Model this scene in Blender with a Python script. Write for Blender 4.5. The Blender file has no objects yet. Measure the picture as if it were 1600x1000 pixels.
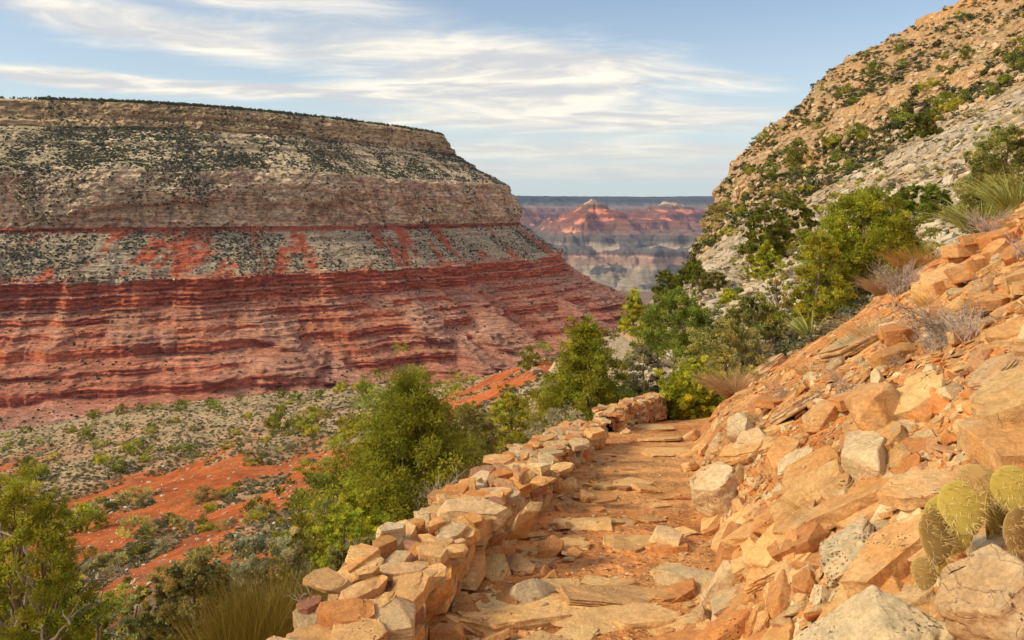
import bpy, bmesh, math, random
import numpy as np
from mathutils import Vector, Matrix, Euler, Quaternion

F, HY, EZ = 1250.0, 335.0, 1.65        # focal length and horizon of a 1600 px wide picture, eye height in metres
SC = bpy.context.scene
COL = SC.collection
RNG = np.random.default_rng(7)
random.seed(7)

# ------------------------------------------------------------------ noise
def _hash(ix, iy, iz, seed):
    h = (ix.astype(np.uint32) * np.uint32(374761393) + iy.astype(np.uint32) * np.uint32(668265263)
         + iz.astype(np.uint32) * np.uint32(2246822519) + np.uint32((seed * 3266489917) & 0xffffffff))
    h = (h ^ (h >> np.uint32(13))) * np.uint32(1274126177)
    h = (h ^ (h >> np.uint32(15))) * np.uint32(2654435761)
    return ((h ^ (h >> np.uint32(16))).astype(np.float64)) / 4294967295.0

def vnoise(x, y, z=None, seed=0):
    x = np.asarray(x, float); y = np.asarray(y, float)
    x, y = np.broadcast_arrays(x, y)
    ix = np.floor(x).astype(np.int64); iy = np.floor(y).astype(np.int64)
    fx = x - ix; fy = y - iy
    ux = fx*fx*fx*(fx*(fx*6-15)+10); uy = fy*fy*fy*(fy*(fy*6-15)+10)
    if z is None:
        o = np.zeros_like(ix)
        a = _hash(ix, iy, o, seed); b = _hash(ix+1, iy, o, seed)
        c = _hash(ix, iy+1, o, seed); d = _hash(ix+1, iy+1, o, seed)
        return ((a+(b-a)*ux) + ((c+(d-c)*ux)-(a+(b-a)*ux))*uy)*2-1
    z = np.broadcast_to(np.asarray(z, float), x.shape)
    iz = np.floor(z).astype(np.int64); fz = z-iz; uz = fz*fz*fz*(fz*(fz*6-15)+10)
    r = []
    for k in (0, 1):
        a = _hash(ix, iy, iz+k, seed); b = _hash(ix+1, iy, iz+k, seed)
        c = _hash(ix, iy+1, iz+k, seed); d = _hash(ix+1, iy+1, iz+k, seed)
        p = a+(b-a)*ux; q = c+(d-c)*ux
        r.append(p+(q-p)*uy)
    return (r[0]+(r[1]-r[0])*uz)*2-1

def fbm(x, y, z=None, o=4, seed=0, gain=.5):
    s = 0; a = 1.0; t = 0
    x = np.asarray(x, float); y = np.asarray(y, float)
    for k in range(o):
        f = 2.03**k
        s = s + a*vnoise(x*f+17.3*k, y*f+9.1*k, None if z is None else np.asarray(z)*f+3.7*k, seed+k*13)
        t += a; a *= gain
    return s/t

def ridge(x, y, z=None, o=4, seed=0):
    s = 0; a = 1.0; t = 0
    for k in range(o):
        f = 2.03**k
        s = s + a*(1-2*np.abs(vnoise(x*f+17.3*k, y*f+9.1*k, None if z is None else z*f+3.7*k, seed+k*13)))
        t += a; a *= .5
    return s/t

def sstep(a, b, x):
    t = np.clip((np.asarray(x, float)-a)/(b-a), 0, 1)
    return t*t*(3-2*t)

def mix(a, b, t):
    t = np.asarray(t)[..., None]
    return np.asarray(a)*(1-t) + np.asarray(b)*t

# ------------------------------------------------------------------ objects
def tag(o, label=None, cat=None, group=None, kind=None):
    if label: o['label'] = label
    if cat: o['category'] = cat
    if group: o['group'] = group
    if kind: o['kind'] = kind
    return o

def link(name, me, parent=None):
    o = bpy.data.objects.new(name, me)
    COL.objects.link(o)
    if parent is not None: o.parent = parent
    return o

def empty(name, loc=(0, 0, 0), rz=0):
    o = bpy.data.objects.new(name, None)
    o.empty_display_size = .2
    COL.objects.link(o); o.location = loc; o.rotation_euler = (0, 0, rz)
    return o

def mesh_np(name, V, Fc, mat=None, col=None, smooth=True, mats=None, midx=None):
    """V n x 3, Fc m x k (k = 3 or 4) -> mesh"""
    V = np.ascontiguousarray(V, dtype=np.float32); Fc = np.ascontiguousarray(Fc, dtype=np.int32)
    me = bpy.data.meshes.new(name)
    n, (m, k) = len(V), Fc.shape
    me.vertices.add(n); me.vertices.foreach_set('co', V.ravel())
    me.loops.add(m*k); me.loops.foreach_set('vertex_index', Fc.ravel())
    me.polygons.add(m)
    me.polygons.foreach_set('loop_start', np.arange(0, m*k, k, dtype=np.int32))
    me.polygons.foreach_set('loop_total', np.full(m, k, dtype=np.int32))
    me.polygons.foreach_set('use_smooth', np.full(m, smooth, dtype=bool))
    if midx is not None: me.polygons.foreach_set('material_index', midx.astype(np.int32))
    if col is not None:
        a = me.attributes.new('Col', 'FLOAT_COLOR', 'POINT')
        c = np.ones((n, 4), np.float32); c[:, :3] = col
        a.data.foreach_set('color', c.ravel())
    me.update(calc_edges=True)
    for q in (mats or ([mat] if mat else [])): me.materials.append(q)
    return me

def grid_faces(nr, nc):
    i = np.arange(nr-1)[:, None]*nc + np.arange(nc-1)[None, :]
    return np.stack([i, i+1, i+nc+1, i+nc], -1).reshape(-1, 4)

# ------------------------------------------------------------------ node helpers
class NT:
    def __init__(s, mat):
        s.t = mat.node_tree; s.n = s.t.nodes; s.l = s.t.links
    def new(s, ty, **kw):
        n = s.n.new(ty)
        for k, v in kw.items(): setattr(n, k, v)
        return n
    def set(s, sock, v):
        if hasattr(v, 'bl_idname') or isinstance(v, bpy.types.NodeSocket): s.l.new(v, sock)
        elif v is not None: sock.default_value = v
    def math(s, op, a, b=None, c=None, clamp=False):
        n = s.new('ShaderNodeMath', operation=op, use_clamp=clamp)
        s.set(n.inputs[0], a)
        if b is not None: s.set(n.inputs[1], b)
        if c is not None: s.set(n.inputs[2], c)
        return n.outputs[0]
    def noise(s, vec, scale, detail=4, rough=.55, dist=0):
        n = s.new('ShaderNodeTexNoise'); s.set(n.inputs['Vector'], vec)
        n.inputs['Scale'].default_value = scale; n.inputs['Detail'].default_value = detail
        n.inputs['Roughness'].default_value = rough; n.inputs['Distortion'].default_value = dist
        return n.outputs['Fac']
    def voro(s, vec, scale, feature='F1', out='Distance', rnd=1):
        n = s.new('ShaderNodeTexVoronoi', feature=feature); s.set(n.inputs['Vector'], vec)
        n.inputs['Scale'].default_value = scale; n.inputs['Randomness'].default_value = rnd
        return n.outputs[out]
    def ramp(s, fac, a, b, lo=(0, 0, 0, 1), hi=(1, 1, 1, 1)):
        n = s.new('ShaderNodeValToRGB'); s.set(n.inputs[0], fac)
        e = n.color_ramp.elements
        e[0].position = a; e[0].color = lo; e[1].position = b; e[1].color = hi
        return n.outputs[0]
    def mapr(s, v, a, b, c, d, smooth=True):
        n = s.new('ShaderNodeMapRange'); n.interpolation_type = 'SMOOTHSTEP' if smooth else 'LINEAR'
        s.set(n.inputs[0], v)
        for k, q in enumerate((a, b, c, d)): s.set(n.inputs[k+1], q)
        return n.outputs[0]
    def mixc(s, fac, a, b, mode='MIX'):
        n = s.new('ShaderNodeMix', data_type='RGBA', blend_type=mode)
        s.set(n.inputs[0], fac); s.set(n.inputs[6], a); s.set(n.inputs[7], b)
        return n.outputs[2]
    def mapping(s, vec, scale=(1, 1, 1), rot=(0, 0, 0)):
        n = s.new('ShaderNodeMapping'); s.set(n.inputs[0], vec)
        n.inputs['Scale'].default_value = scale; n.inputs['Rotation'].default_value = rot
        return n.outputs[0]
    def bump(s, h, strength, dist, normal=None):
        n = s.new('ShaderNodeBump'); n.inputs['Strength'].default_value = strength
        n.inputs['Distance'].default_value = dist; s.set(n.inputs['Height'], h)
        if normal is not None: s.set(n.inputs['Normal'], normal)
        return n.outputs[0]

def new_mat(name, rough=.9):
    m = bpy.data.materials.new(name); m.use_nodes = True
    q = NT(m)
    b = q.n['Principled BSDF']
    b.inputs['Roughness'].default_value = rough
    b.inputs['Specular IOR Level'].default_value = .15
    return m, q, b

def C4(c): return (c[0], c[1], c[2], 1)

# ------------------------------------------------------------------ terrain
PD = np.array([-200, -60, 0, 3.1, 4, 5, 6, 8, 10, 12, 15, 20, 26, 60.])
PZ = np.array([6, 3, -1.58, -1.65, -1.81, -1.98, -2.16, -2.5, -2.87, -3.2, -3.75, -4.9, -6.6, -14.])
WD = np.array([-50, 0, 2, 3.2, 4, 5, 7, 9.7, 12, 15, 20, 30, 60.])
WX = np.array([-4, -.9, -.5, -.26, -.08, .12, .52, 1.16, 1.78, 2.95, 4.4, 7, 15.])

def near_z(x, y):
    """height relative to the eye of the trail, its bank on the right and the drop on the left"""
    s = x - np.interp(y, WD, WX)
    z = np.interp(y, PD, PZ)
    r = s - 1.06 - .10*vnoise(y*.9, y*0+3.3, seed=5)
    zr = .30*sstep(0, .32, r) + .66*np.maximum(r-.18, 0)
    zr = np.where(r > 9, .3+.66*8.82 + .5*(r-9), zr)
    l = np.maximum(-s-.52, 0)
    zl = -.62*l - .28*(1-np.exp(-l*1.4))
    zl = np.where(l > 14, -.62*14-.28-.3*(l-14), zl)
    n = fbm(x*.55, y*.55, seed=2, o=5)
    bank = np.clip(np.maximum(r*1.3, l*1.0), 0, 1)
    z = z + np.where(s > 0, zr, zl) + n*(.035+.2*bank) + .018*fbm(x*3.1, y*3.1, seed=8, o=3)*(1+1.5*bank)
    return z

TD = [18, 25, 35, 50, 80, 120, 180, 250, 350, 500, 800, 1200, 2600]
TAB = {
 -700: [1330,1200,1110,1040, 970, 880, 800, 745, 780, 780, 750, 730, 690],
 0:   [1120,1040, 985, 935, 862, 785, 715, 670, 700, 725, 720, 700, 680],
 150: [1070,1005, 955, 905, 832, 758, 690, 646, 675, 700, 705, 700, 680],
 300: [1020, 965, 915, 870, 800, 730, 665, 624, 650, 685, 700, 690, 680],
 450: [ 965, 915, 872, 830, 765, 700, 642, 608, 632, 665, 690, 680, 670],
 600: [ 905, 865, 826, 785, 722, 665, 618, 598, 620, 650, 675, 670, 660],
 700: [ 850, 815, 782, 745, 685, 632, 598, 602, 622, 650, 670, 665, 655],
 780: [ 795, 765, 735, 700, 645, 600, 578, 598, 620, 645, 660, 660, 650],
 840: [ 738, 716, 690, 655, 605, 563, 578, 605, 625, 645, 655, 655, 645],
 880: [ 700, 674, 644, 605, 582, 580, 600, 620, 635, 645, 650, 650, 640],
 920: [ 668, 630, 584, 540, 548, 592, 620, 635, 640, 645, 645, 645, 635],
 980: [ 640, 592, 545, 505, 520, 570, 600, 620, 635, 640, 640, 640, 630],
 1040:[ 628, 575, 520, 470, 455, 480, 560, 600, 620, 630, 635, 635, 625],
 1085:[ 618, 566, 512, 458, 430, 412, 400, 440, 560, 600, 620, 625, 620],
 1112:[ 608, 560, 505, 450, 418, 398, 372, 308, 330, 480, 600, 620, 615],
 1150:[ 590, 545, 492, 440, 400, 370, 332, 262, 258, 330, 500, 600, 600],
 1200:[ 562, 520, 470, 422, 378, 340, 300, 238, 212, 260, 420, 540, 560],
 1280:[ 505, 480, 446, 402, 350, 308, 266, 205, 150, 128, 260, 420, 450],
 1330:[ 475, 458, 425, 380, 324, 280, 238, 180, 125,  88, 200, 350, 380],
 1400:[ 440, 428, 396, 345, 286, 242, 202, 150, 100,  54,  90, 250, 300],
 1500:[ 392, 392, 358, 305, 240, 192, 152, 108,  66,  18,  10, 120, 200],
 1600:[ 345, 352, 318, 262, 192, 138, 102,  68,  30, -18, -60,   0, 100],
 1800:[ 240, 250, 230, 170, 100,  50,  20, -20, -60,-110,-180,-150, -50],
 2300:[  20,  20,   0, -30, -80,-120,-150,-180,-220,-280,-350,-350,-300],
}
_px = np.array(sorted(TAB)); _tab = np.array([TAB[k] for k in sorted(TAB)], float)
_ld = np.log(np.array(TD, float))
_gp = np.arange(-700, 2301, 10.0); _gl = np.arange(math.log(18), math.log(2600), .04)
_t1 = np.array([np.interp(_gp, _px, _tab[:, j]) for j in range(len(TD))])
_t2 = np.array([np.interp(_gl, _ld, _t1[:, i]) for i in range(len(_gp))])
def _blur(a, w, ax):
    k = np.array([1, 2, 3, 2, 1.0][:w] if w == 5 else [1, 2, 1.0]); k /= k.sum(); h = len(k)//2
    p = np.pad(a, [(h, h) if q == ax else (0, 0) for q in (0, 1)], mode='edge')
    return sum(k[i]*np.take(p, range(i, i+a.shape[ax]), axis=ax) for i in range(len(k)))
for _ in range(2): _t2 = _blur(_blur(_t2, 3, 0), 5, 1)

def far_py(px, d):
    u = np.clip((px-_gp[0])/10, 0, len(_gp)-1.001); v = np.clip((np.log(d)-_gl[0])/.04, 0, len(_gl)-1.001)
    i = u.astype(int); j = v.astype(int); a = u-i; b = v-j
    return (_t2[i, j]*(1-a)+_t2[i+1, j]*a)*(1-b) + (_t2[i, j+1]*(1-a)+_t2[i+1, j+1]*a)*b

def hillmask(px, d):
    """1 on the rocky slope right of the trail, beyond the near scree"""
    return sstep(900, 1060, px+0*d)*sstep(16, 26, d)

def terr(px, d):
    """height relative to the eye at picture column px and depth d"""
    px = np.asarray(px, float); d = np.asarray(d, float)
    px, d = np.broadcast_arrays(px, d)
    x = (px-800)/F*d
    zn = near_z(x, d)
    dd = np.maximum(d, 18.0)
    zf = -(far_py(px, dd)-HY)/F*dd
    amp = 0
    for L, s in ((60, 31), (25, 32), (10, 33), (4, 34), (1.6, 35)):
        w = np.exp(-(L/(.16*d))**2)*np.where(d > 140*L, 0, 1)
        amp = amp + .085*L*w*fbm(x/L, d/L, seed=s, o=2)
    hm = hillmask(px, d)
    zf = zf + amp*(.55+.65*hm) + (1-hm)*sstep(24, 60, d)*(1-sstep(190, 260, d))*(1.6*ridge(x/26, d/60, seed=48, o=3)+.5*fbm(x/5, d/9, seed=49, o=3))
    # bedding ledges on the hillside
    far = hm*sstep(120, 190, d)
    q = (zf + 4*fbm(x/70, d/70, seed=41, o=3) + x*.02)/9.0
    f = q-np.floor(q)
    zt = zf + 9.0*(sstep(.34, .58, f)-f)*np.clip(.75+1.1*fbm(x/40, d/40, seed=43, o=2), 0, 1.3)
    zt = zt + 1.1*fbm(x/5, d/5, seed=46, o=3) + 2.2*ridge(x/18, d/18, seed=47, o=2)
    zf = zf*(1-.8*far) + zt*.8*far
    near = hm*(1-sstep(150, 220, d))
    hstep = .9
    q = (zf + .5*fbm(x/6, d/6, seed=44, o=3) - x*.06)/hstep
    f = q-np.floor(q)
    zf = zf + near*hstep*(sstep(.30, .70, f)-f)*(.7*sstep(22, 40, d))*np.clip(.5+1.2*fbm(x/9, d/9, seed=45, o=2), 0, 1)
    w = sstep(math.log(12.5), math.log(21), np.log(d))
    return zn*(1-w)+zf*w

def pt(px, d, lift=0.0):
    x = (np.asarray(px, float)-800)/F*d
    return np.stack(np.broadcast_arrays(x, d, EZ+terr(px, d)+lift), -1)

def normal_at(px, d, e=None):
    e = (.02*d+.05) if e is None else e
    x = (px-800)/F*d
    def z(x_, y_): return terr(800+F*x_/y_, y_)
    zx = (z(x+e, d)-z(x-e, d))/(2*e); zy = (z(x, d+e)-z(x, d-e))/(2*e)
    n = np.stack(np.broadcast_arrays(-zx, -zy, 1.0), -1)
    return n/np.linalg.norm(n, axis=-1, keepdims=True)

_DS = np.exp(np.linspace(math.log(1.6), math.log(700), 1400))
def find_d(px, py, lo=1.6, hi=700):
    """depth at which the line of sight through px, py first meets the ground"""
    d = _DS[(_DS >= lo) & (_DS <= hi)]
    q = HY-terr(np.full_like(d, px), d)*F/d
    k = np.nonzero(q <= py)[0]
    return float(d[k[0]]) if len(k) else None

def at_height(x, y):
    return EZ + float(terr(np.array([800+F*x/y]), np.array([y]))[0])
# ------------------------------------------------------------------ setting materials
def mat_terrain():
    m, q, b = new_mat('hillside_ground', .95)
    tc = q.new('ShaderNodeNewGeometry').outputs['Position']
    col = q.new('ShaderNodeAttribute', attribute_name='Col').outputs['Color']
    cr = q.new('ShaderNodeAttribute', attribute_name='Rocky').outputs['Fac']
    n1 = q.noise(tc, .35, 6, .6); n2 = q.noise(tc, 3.2, 6, .65); n3 = q.noise(tc, 26, 5, .7)
    v = q.mapr(n1, .3, .7, .72, 1.25); c = q.mixc(1, col, q.new('ShaderNodeCombineColor').outputs[0], 'MIX')
    def mul(c, f):
        cc = q.new('ShaderNodeCombineColor')
        for i in range(3): q.l.new(f, cc.inputs[i])
        return q.mixc(1.0, c, cc.outputs[0], 'MULTIPLY')
    c = mul(col, v)
    c = mul(c, q.mapr(n2, .3, .7, .70, 1.28))
    c = mul(c, q.mapr(n3, .3, .7, .75, 1.22))
    # scattered pebbles
    vd = q.voro(tc, 14, 'F1', 'Distance'); vc = q.voro(tc, 14, 'F1', 'Color')
    peb = q.math('MULTIPLY', q.mapr(vd, .22, .40, 1, 0), q.mapr(q.noise(tc, 2.2, 3, .6), .47, .58, 0, 1))
    sep = q.new('ShaderNodeSeparateColor'); q.l.new(vc, sep.inputs[0])
    pc = q.mixc(sep.outputs[0], (.52, .24, .11, 1), (.60, .40, .24, 1))
    c = q.mixc(q.math('MULTIPLY', peb, .75), c, pc)
    # weathered rock faces, cracks
    cm = q.mapping(tc, (.55, .55, 2.2))
    crack = q.mapr(q.voro(cm, 1.1, 'DISTANCE_TO_EDGE', 'Distance'), .0, .05, 0, 1)
    crack = q.math('ADD', q.math('MULTIPLY', q.math('SUBTRACT', crack, 1), q.math('MULTIPLY', cr, .55)), 1)
    c = mul(c, crack)
    q.l.new(c, b.inputs['Base Color'])
    h = q.math('ADD', q.math('MULTIPLY', n2, .7), q.math('ADD', q.math('MULTIPLY', n3, .12), q.math('MULTIPLY', peb, .12)))
    h = q.math('ADD', h, q.math('MULTIPLY', crack, .25))
    q.l.new(q.bump(h, .8, .22), b.inputs['Normal'])
    return m

def mat_mesa():
    m, q, b = new_mat('layered_canyon_rock', .95)
    tc = q.new('ShaderNodeNewGeometry').outputs['Position']
    col = q.new('ShaderNodeAttribute', attribute_name='Col').outputs['Color']
    def mul(c, f):
        cc = q.new('ShaderNodeCombineColor')
        for i in range(3): q.l.new(f, cc.inputs[i])
        return q.mixc(1.0, c, cc.outputs[0], 'MULTIPLY')
    st = q.noise(q.mapping(tc, (.009, .009, .20)), 1, 8, .7)
    st2 = q.noise(q.mapping(tc, (.02, .02, .9)), 1, 4, .6)
    sp = q.noise(tc, .12, 8, .75); sp2 = q.noise(tc, .5, 4, .7)
    c = mul(col, q.mapr(st, .3, .7, .72, 1.22))
    c = mul(c, q.mapr(st2, .3, .7, .72, 1.25))
    c = mul(c, q.mapr(q.noise(tc, 1.6, 3, .7), .3, .7, .82, 1.2))
    c = mul(c, q.mapr(sp, .3, .7, .60, 1.40))
    c = mul(c, q.mapr(sp2, .3, .72, .82, 1.25))
    q.l.new(c, b.inputs['Base Color'])
    h = q.math('ADD', q.math('MULTIPLY', st, 1.2), q.math('ADD', q.math('MULTIPLY', sp, .8), q.math('MULTIPLY', st2, .7)))
    q.l.new(q.bump(h, 1.0, 5.5), b.inputs['Normal'])
    return m

def mat_far():
    m, q, b = new_mat('distant_canyon_rock', .95)
    tc = q.new('ShaderNodeNewGeometry').outputs['Position']
    col = q.new('ShaderNodeAttribute', attribute_name='Col').outputs['Color']
    n = q.noise(tc, .012, 6, .7); st = q.noise(q.mapping(tc, (.0003, .0003, .03)), 1, 6, .7)
    f = q.math('MULTIPLY', q.mapr(n, .3, .7, .8, 1.2), q.mapr(st, .3, .7, .7, 1.3))
    cc = q.new('ShaderNodeCombineColor')
    for i in range(3): q.l.new(f, cc.inputs[i])
    q.l.new(q.mixc(1.0, col, cc.outputs[0], 'MULTIPLY'), b.inputs['Base Color'])
    return m

MT, MM, MF = mat_terrain(), mat_mesa(), mat_far()

# ------------------------------------------------------------------ near and middle hillside
cols = np.concatenate([np.linspace(-700, -60, 60)[:-1], np.arange(-60, 1661, 1.7), np.linspace(1660, 2300, 60)[1:]])
def seg(a, b, n): return np.exp(np.linspace(math.log(a), math.log(b), n, endpoint=False))
rows = np.concatenate([seg(.8, 12, 400), seg(12, 60, 230), seg(60, 130, 130), seg(130, 620, 430), seg(620, 2600, 60)])
PXg, Dg = np.meshgrid(cols, rows)
P = pt(PXg, Dg)
X, Y, Z = P[..., 0], P[..., 1], P[..., 2]-EZ
PYg = HY-Z*F/Dg
hm = hillmask(PXg, Dg)
# colours of soil and rock
dirt = np.array([.58, .235, .075]); dirt2 = np.array([.63, .31, .12]); cream = np.array([.43, .30, .18]); grey = np.array([.44, .37, .29])
red = np.array([.43, .105, .028]); tan = np.array([.48, .31, .17]); orange = np.array([.56, .27, .09]); scrub = np.array([.22, .19, .10])
nA = fbm(X/1.3, Y/1.3, seed=51); nB = fbm(X/.5, Y/.5, Z/.5, seed=52)
c = mix(dirt, dirt2, sstep(-.35, .2, nA))
lm = sstep(-.4, -2.0, X-np.interp(Y, WD, WX))*(1-sstep(18, 40, Dg))
c = mix(c, np.array([.40, .25, .13]), lm)
# valley slope
va = (1-hm)*sstep(14, 30, Dg)
nV = fbm(X/22, Y/50, seed=53, o=5); nW = fbm(X/4, Y/11, seed=54, o=4)
vc = mix(cream, scrub*1.5, sstep(-.1, .45, nW)*.55)
vc = mix(vc, np.array([.46, .26, .15]), sstep(-.1, .3, nV)*.75)
yc = np.interp(PXg, [-100, 60, 140, 300, 420, 520, 560, 640, 700, 780, 850], [860, 870, 862, 812, 775, 735, 720, 700, 640, 610, 575])
hw = np.interp(PXg, [-100, 140, 300, 500, 560, 700, 850], [90, 105, 95, 58, 36, 22, 12])
rm = sstep(-.35, .12, 1.05-np.abs(PYg-yc)/hw + 1.0*fbm(X/13, Y/34, seed=55, o=5)-.02)
rm = rm*(1-sstep(.10, .40, fbm(X/6+3, Y/15, seed=56, o=4))*.7)
vc = mix(vc, mix(red, red*np.array([1.15, 1.35, 1.5]), sstep(-.2, .4, nW)), rm)
c = mix(c, vc, va)
# far slope of the mesa foot, mostly hidden
c = mix(c, np.array([.30, .13, .09]), (1-hm)*sstep(300, 500, Dg))
# hillside on the right
nh = fbm(X/12, Y/12, Z/4, seed=57, o=4)
hc = mix(grey, cream*1.1, sstep(-.3, .3, nh))
hc = mix(hc, scrub*1.6, sstep(.15, .45, fbm(X/7, Y/7, seed=58))*.5)
fh = sstep(110, 190, Dg)
bed = vnoise(Z*.22+2*fbm(X/60, Y/60, seed=59), X*0, seed=60)
fc = mix(tan, cream*np.array([1.05, .93, .8]), sstep(-.4, .5, bed))
fc = mix(fc, orange, sstep(.12, .6, fbm(X/45, Y/45, Z/12, seed=61))*.45)
fc = mix(fc, scrub*1.4, sstep(.1, .4, fbm(X/16, Y/16, seed=62))*.5)
top = sstep(112, 135, Z + 8*fbm(X/40, Y/40, seed=63))
fc = mix(fc, orange*1.05, top*.7)
hc = mix(hc, fc, fh)
c = mix(c, hc, hm)
c = c*(1+.18*fbm(X/2.2, Y/2.2, Z/2.2, seed=64)[..., None])
me = mesh_np('hillside', P.reshape(-1, 3), grid_faces(*PXg.shape), MT, np.clip(c, 0, 1).reshape(-1, 3))
a = me.attributes.new('Rocky', 'FLOAT', 'POINT'); a.data.foreach_set('value', np.clip(hm*1.0+.12*va, 0, 1).astype(np.float32).ravel())
tag(link('hillside_terrain', me), 'rocky hillside with the trail bed, the scree bank and the valley slope', 'hillside', kind='structure')

# ground beside and behind the viewpoint
gx, gy = np.meshgrid(np.concatenate([np.linspace(-160, -12, 60)[:-1], np.linspace(-12, 12, 160), np.linspace(12, 160, 60)[1:]]),
                     np.concatenate([np.linspace(-120, -10, 50)[:-1], np.linspace(-10, 9, 130)]))
gz = EZ+near_z(gx, gy)-.03
f = grid_faces(*gx.shape)
ins = (np.abs(gx*F/np.maximum(gy, 1e-3)) < 1420) & (gy > .95)
f = f[~(ins.ravel()[f].any(1))]
gc = mix(dirt, dirt2, sstep(-.25, .3, fbm(gx, gy, seed=51)))
me = mesh_np('bank', np.stack([gx, gy, gz], -1).reshape(-1, 3), f, MT, gc.reshape(-1, 3))
tag(link('trail_bank_ground', me), 'orange earth bank beside and behind the trail', 'ground', kind='structure')

# ------------------------------------------------------------------ mesa across the side canyon
def chaikin(p, n):
    p = np.array(p, float)
    for _ in range(n):
        q = [p[0]]
        for a, b in zip(p[:-1], p[1:]): q += [a*.75+b*.25, a*.25+b*.75]
        q.append(p[-1]); p = np.array(q)
    return p
rim = chaikin([(-3600, 1350), (-2400, 1560), (-1136, 1776), (-690, 1905), (-232, 2500), (-225, 2760), (-420, 3050), (-1100, 3500)], 3)
def arc(p): return np.concatenate([[0], np.cumsum(np.hypot(*np.diff(p, axis=0).T))])
L0 = arc(rim); t = np.linspace(0, L0[-1], 900)
rim = np.stack([np.interp(t, L0, rim[:, 0]), np.interp(t, L0, rim[:, 1])], -1)
tg = np.gradient(rim, axis=0); tg /= np.linalg.norm(tg, axis=1, keepdims=True)
kk = np.ones(41)/41
tg = np.stack([np.convolve(np.pad(tg[:, i], 20, mode='edge'), kk, 'valid') for i in (0, 1)], -1)
tg /= np.linalg.norm(tg, axis=1, keepdims=True)
nr = np.stack([tg[:, 1], -tg[:, 0]], -1)
mid = rim+nr*380; L1 = arc(mid)
# dense where the picture sees it
pxm = 800+F*mid[:, 0]/mid[:, 1]
dens = np.where((pxm > -60) & (pxm < 1040), 1.0, .25)
w_ = np.concatenate([[0], np.cumsum(np.diff(L1)*dens[1:]*1700/mid[1:, 1])])
NT_ = 1500
ts = np.interp(np.linspace(0, w_[-1], NT_), w_, t)
R = np.stack([np.interp(ts, t, rim[:, i]) for i in (0, 1)], -1); N = np.stack([np.interp(ts, t, nr[:, i]) for i in (0, 1)], -1)
N /= np.linalg.norm(N, axis=1, keepdims=True)
prof = [(-110, 262), (-10, 260), (0, 256), (5, 240), (13, 237), (17, 216), (30, 210), (35, 196), (66, 182), (69, 174), (100, 160), (104, 150),
        (160, 120), (205, 94), (209, 66), (218, 58), (223, 10), (229, 0), (234, -27), (262, -46), (300, -72), (380, -124), (384, -148), (392, -151), (397, -172),
        (430, -186), (433, -197), (462, -208), (465, -216), (498, -230), (502, -246), (540, -262), (543, -270), (575, -282), (580, -300), (615, -312),
        (618, -320), (650, -333), (655, -348), (700, -366), (800, -400), (960, -440), (1200, -470)]
prof = np.array(prof, float)
sl = np.hypot(np.diff(prof[:, 0])*.45, np.diff(prof[:, 1])*1.0); cum = np.concatenate([[0], np.cumsum(sl)])
v = np.linspace(0, cum[-1], 760)
s0 = np.interp(v, cum, prof[:, 0]); z0 = np.interp(v, cum, prof[:, 1])
T, S0 = np.meshgrid(ts, s0); _, Z0 = np.meshgrid(ts, z0)
_a = np.array([(205, 94), (236, -30)], float); _b = np.array([(400, -176), (960, -440)], float)
sm = np.where(Z0 < -176, np.interp(-Z0, -_b[:, 1], _b[:, 0]), np.where((Z0 < 94) & (Z0 > -30), np.interp(-Z0, -_a[:, 1], _a[:, 0])+18*np.sin(np.clip((94-Z0)/124, 0, 1)*3.14), S0))
bury = sstep(-.02, .30, fbm(T/70, Z0/55, seed=69, o=3)+np.where(Z0 > -30, .55*sstep(-10, 40, Z0)*sstep(-450, -900, R[:, 0])[None]-.10, .02))
S0 = S0+(sm-S0)*bury*sstep(-174, -200, Z0)+(sm-S0)*bury*((Z0 > -30) & (Z0 < 94))
Z1 = Z0 + 7*fbm(T/260, S0*0, seed=71, o=3)*sstep(262, 200, Z0)
warp = 9*fbm(T/90, Z0/45, seed=72, o=3)*sstep(200, 150, Z0)*(1-sstep(60, 100, Z0)*0)
# smoothed profile used where rubble buries the ledges
sm_s = np.interp(z0[::-1]*1.0, prof[::-1, 1], prof[::-1, 0])[::-1]
fac = sstep(-60, 420, S0)
Tw = T+14*fbm(T/31+5, Z0/27, seed=601, o=3)+5*fbm(T/9, Z0/8, seed=602, o=2); Zw = Z0+11*fbm(T/29, Z0/23+9, seed=603, o=3)+4*fbm(T/8, Z0/9, seed=604, o=2)
_low = sstep(-60, -190, Z0)
big = 75*fbm(T/420, S0*0+.5, seed=73, o=2)*fac + _low*(46*ridge(T/230+.3, S0*0+.5, seed=608, o=3)-20) + 16*_low*fbm(T/48, S0*0+4.4, seed=609, o=4)+9*_low*ridge(T/26, Z0/150, seed=611, o=3)
gul = 40*ridge(T/190, S0/900, seed=74, o=5)*fac*sstep(262, 205, Z0)
cliffy = ((Z0 < 90) & (Z0 > -30)) | (Z0 > 196) | ((Z0 < -120) & (Z0 > -176))
jn = 4.5*fbm(Tw/14, Zw/40, seed=75, o=4)+12*ridge(Tw/60, Zw/90, seed=79, o=4)*cliffy + 4.0*ridge((Tw+.6*Zw)/13, (Zw-.4*Tw)/10, seed=66, o=3)*(1+cliffy)
led = 4.2*fbm(T/75, Z0/5.5, seed=76, o=3)*np.where(cliffy, .6, .9) + 2.5*vnoise(T/160, Z0/16, seed=77)
led *= sstep(262, 255, Z0)
_q = (Z0+3.5*fbm(T/60, S0*0+1.5, seed=63, o=4)+1.2*fbm(T/12, Z0/20, seed=62, o=2))/8.5; _f = _q-np.floor(_q)
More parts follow.
